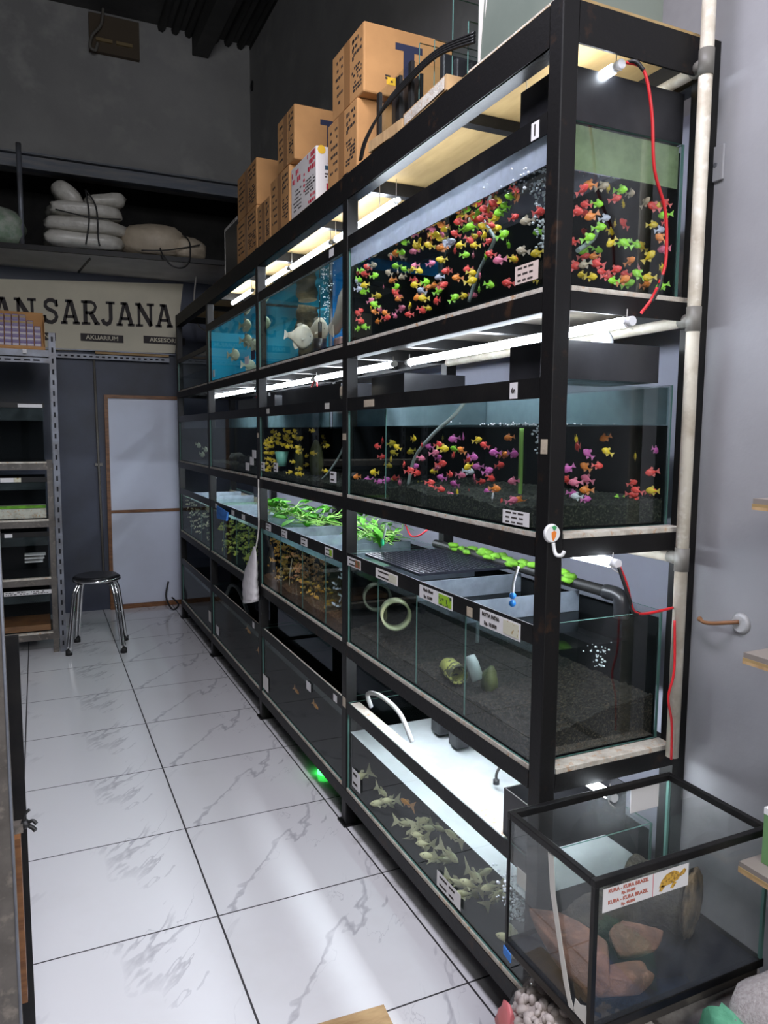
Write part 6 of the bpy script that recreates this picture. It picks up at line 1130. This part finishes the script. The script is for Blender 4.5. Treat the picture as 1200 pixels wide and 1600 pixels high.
part('sawn_end', M_logend, lg_, lambda bm: blob(bm, (0.909, -1.117, 0.476), (0.079, 0.014, 0.081), 26, 14, amp=0.10, freq=6, seed=3, rot=Euler((0, 0, 0.48)).to_matrix()))
def flat_rock(nm, label, c, s, seed, rot):
    bm = bmesh.new(); blob(bm, c, s, 40, 26, amp=0.15, freq=3.2, seed=seed, power=0.85, rot=Euler(rot).to_matrix())
    rr = random.Random(seed); cuts = [(Vector((rr.gauss(0, 1), rr.gauss(0, 1), rr.gauss(0, 1))).normalized(), rr.uniform(0.45, 0.8)) for _ in range(14)]
    for v in bm.verts:
        d = v.co - Vector(c); q = Vector((d.x / s[0], d.y / s[1], d.z / s[2]))
        for n_, k_ in cuts:
            e = q.dot(n_) - k_
            if e > 0: q -= n_ * e * 0.8
        q *= 1.12; v.co = Vector(c) + Vector((q.x * s[0], q.y * s[1], q.z * s[2]))
    for v in bm.verts: v.co.z = max(v.co.z, TZ0 + 0.0068)
    tag(obj(nm, bm, M_rock), label, 'rock')
flat_rock('flat_rock', 'large red brown slab rock sloping at the left in the turtle aquarium', (0.575, -1.10, 0.455), (0.085, 0.115, 0.05), 5, (0.15, 0.45, 0.2))
flat_rock('flat_rock', 'pointed red brown rock at the front of the turtle aquarium', (0.60, -1.20, 0.432), (0.115, 0.04, 0.04), 8, (0.0, 0.42, -0.12))
flat_rock('flat_rock', 'reddish rock in the middle of the turtle aquarium before the log', (0.715, -1.135, 0.443), (0.10, 0.036, 0.042), 12, (0.1, 0.25, -0.25))
# strip of blue tape and timber under the tank's left edge
bm = bmesh.new(); prism(bm, [(0.4795, -0.955, 0.388), (0.4795, -0.985, 0.382), (0.4795, -0.985, 0.362), (0.4795, -0.955, 0.367)], (-0.003, 0, 0)); tag(obj('blue_tape', bm, M_bluecloth), 'scrap of blue tape under the left edge of the turtle aquarium', 'tape')
bm = bmesh.new(); rbox(bm, 0.50, 0.98, -1.25, -0.96, 0.355, 0.382, 0.003); tag(obj('support_board', bm, M_darkply), 'dark board between the turtle aquarium and the sacks below it', 'board')
bm = bmesh.new(); rbox(bm, 0.74, 1.07, -1.62, -0.96, 0.0, 0.20, 0.03, seg=3); blob(bm, (0.90, -1.12, 0.275), (0.17, 0.15, 0.075), 26, 12, amp=0.04, seed=3, power=0.6)
tag(obj('grey_sack', bm, M_greybag), 'full grey sacks under the turtle aquarium', 'sack')
# clear bag of white pebbles
pg = thing('pebble_bag', 'clear bag of white pebbles with a red edge under the turtle aquarium', 'bag', (0.52, -1.2, 0.0))
def pebbles(bm):
    rnd = random.Random(4)
    for k in range(620):
        a, b = rnd.uniform(0, 2 * PI), math.acos(rnd.uniform(-1, 1))
        d = Vector((math.sin(b) * math.cos(a), math.sin(b) * math.sin(a), math.cos(b)))
        d = Vector([math.copysign(abs(q) ** 0.7, q) for q in d])
        p = Vector((0.575 + d.x * 0.135, -1.19 + d.y * 0.215, 0.235 + d.z * 0.105))
        s = rnd.uniform(0.008, 0.015)
        blob(bm, p, (s * 1.25, s, s * 0.75), 8, 6, rot=Euler((rnd.uniform(0, 3), rnd.uniform(0, 3), rnd.uniform(0, 3))).to_matrix())
o = part('pebbles', M_pebble, pg, pebbles); o['kind'] = 'stuff'
part('bag_core', M_pebble, pg, lambda bm: blob(bm, (0.575, -1.19, 0.235), (0.13, 0.21, 0.10), 20, 12, power=0.7))
part('bag_film', M_net, pg, lambda bm: blob(bm, (0.575, -1.19, 0.235), (0.152, 0.235, 0.118), 28, 14, amp=0.03, freq=5, seed=2, power=0.7))
part('red_edge', M_redband, pg, lambda bm: blob(bm, (0.446, -1.02, 0.235), (0.014, 0.04, 0.06), 14, 10, amp=0.2, seed=6))
P_box('bag_support', M_greybag, thing('lower_sack', 'pale sack on the floor below the bag of pebbles', 'sack', (0.52, -1.2, 0.0)), 0.45, 0.66, -1.40, -0.98, 0.0, 0.126, r=0.02)
gs = thing('grit_sack', 'sack of grey grit with a green trimmed end at the bottom right corner', 'sack', (0.85, -1.5, 0.2))
part('sack_body', M_grit, gs, lambda bm: blob(bm, (0.91, -1.47, 0.40), (0.185, 0.15, 0.105), 30, 14, amp=0.05, freq=4, seed=7, power=0.7))
part('green_trim', M_greentrim, gs, lambda bm: blob(bm, (0.735, -1.42, 0.385), (0.022, 0.10, 0.055), 18, 10, amp=0.18, freq=5, seed=9, power=0.8))
bm = bmesh.new(); blob(bm, (0.73, -1.44, 0.285), (0.17, 0.155, 0.055), 24, 12, amp=0.06, seed=4, power=0.6); tag(obj('blue_sack', bm, M_bluemesh), 'blue woven sack under the sack of grit', 'sack')
# plank corner on the floor at the bottom of the picture
bm = bmesh.new(); prism(bm, [(0.325, -0.655, 0.0), (0.330, -0.598, 0.0), (0.10, -0.585, 0.0), (0.05, -1.2, 0.0), (0.28, -1.2, 0.0)], (0, 0, 0.018)); tag(obj('floor_plank', bm, M_rawwood), 'corner of a brown plank on the floor at the bottom edge', 'plank')

# ------------------------------------------------------------------ things on the near right wall
pl = thing('wall_plate', 'small white painted plate with a screw on the right wall', 'plate', (1.08, -0.92, 2.28))
P_box('plate', M_walllilac, pl, 1.076, 1.083, -0.945, -0.897, 2.235, 2.32, r=0.002); part('screw', M_steel, pl, lambda bm: disc(bm, (1.0762, -0.922, 2.275), 0.006, 0.005, -0.002, 'x', 12))
hh = thing('suction_hook', 'clear suction cup with a brown rod stuck on the right wall', 'hook', (1.08, -1.05, 1.13))
part('suction_cup', mat('dull_clear_rubber', (0.40, 0.40, 0.40), 0.3), hh, lambda bm: disc(bm, (1.0828, -1.068, 1.137), 0.028, 0.020, -0.008, 'x', 24)); part('rod', M_wood, hh, lambda bm: tube(bm, smooth_path([(1.075, -1.068, 1.142), (1.05, -1.02, 1.13), (1.05, -0.985, 1.124), (1.058, -0.965, 1.126)]), 0.005, 8)); part('rod_tip', M_wood, hh, lambda bm: blob(bm, (1.058, -0.963, 1.127), (0.007, 0.007, 0.007), 8, 6))
def ply_shelf(label, z, x0, y):
    t = thing('plywood_shelf', label, 'shelf', (0.97, y - 0.4, z))
    P_box('board', mat('shelf_top_grey_%d' % int(z * 100), (0.22, 0.19, 0.165), 0.8), t, x0 + 0.001, 1.082, y - 0.9, y - 0.001, z + 0.001, z + 0.0125)
    for k in range(2): P_box('ply_layer', (M_rawwood, M_ply)[k], t, x0, 1.0825, y - 0.902, y, z - 0.012 + 0.0065 * k, z - 0.0055 + 0.0065 * k)
ply_shelf('top plywood shelf end on the right wall, only its tip showing', 1.455, 0.905, -1.222)
ply_shelf('middle plywood shelf end on the right wall', 1.125, 0.875, -1.245)
ply_shelf('lowest plywood shelf end on the right wall, beside the turtle aquarium', 0.66, 0.875, -1.265)
gb = thing('green_carton', 'green carton with a white top standing on the lowest plywood shelf', 'box', (0.95, -1.35, 0.673))
P_box('carton_body', M_greenbox, gb, 0.915, 1.02, -1.42, -1.290, 0.6735, 0.785); P_box('white_top', M_white, gb, 0.9145, 1.0205, -1.4205, -1.2895, 0.7855, 0.80)
for o in bpy.data.objects:
    if '_b' in o: del o['_b']
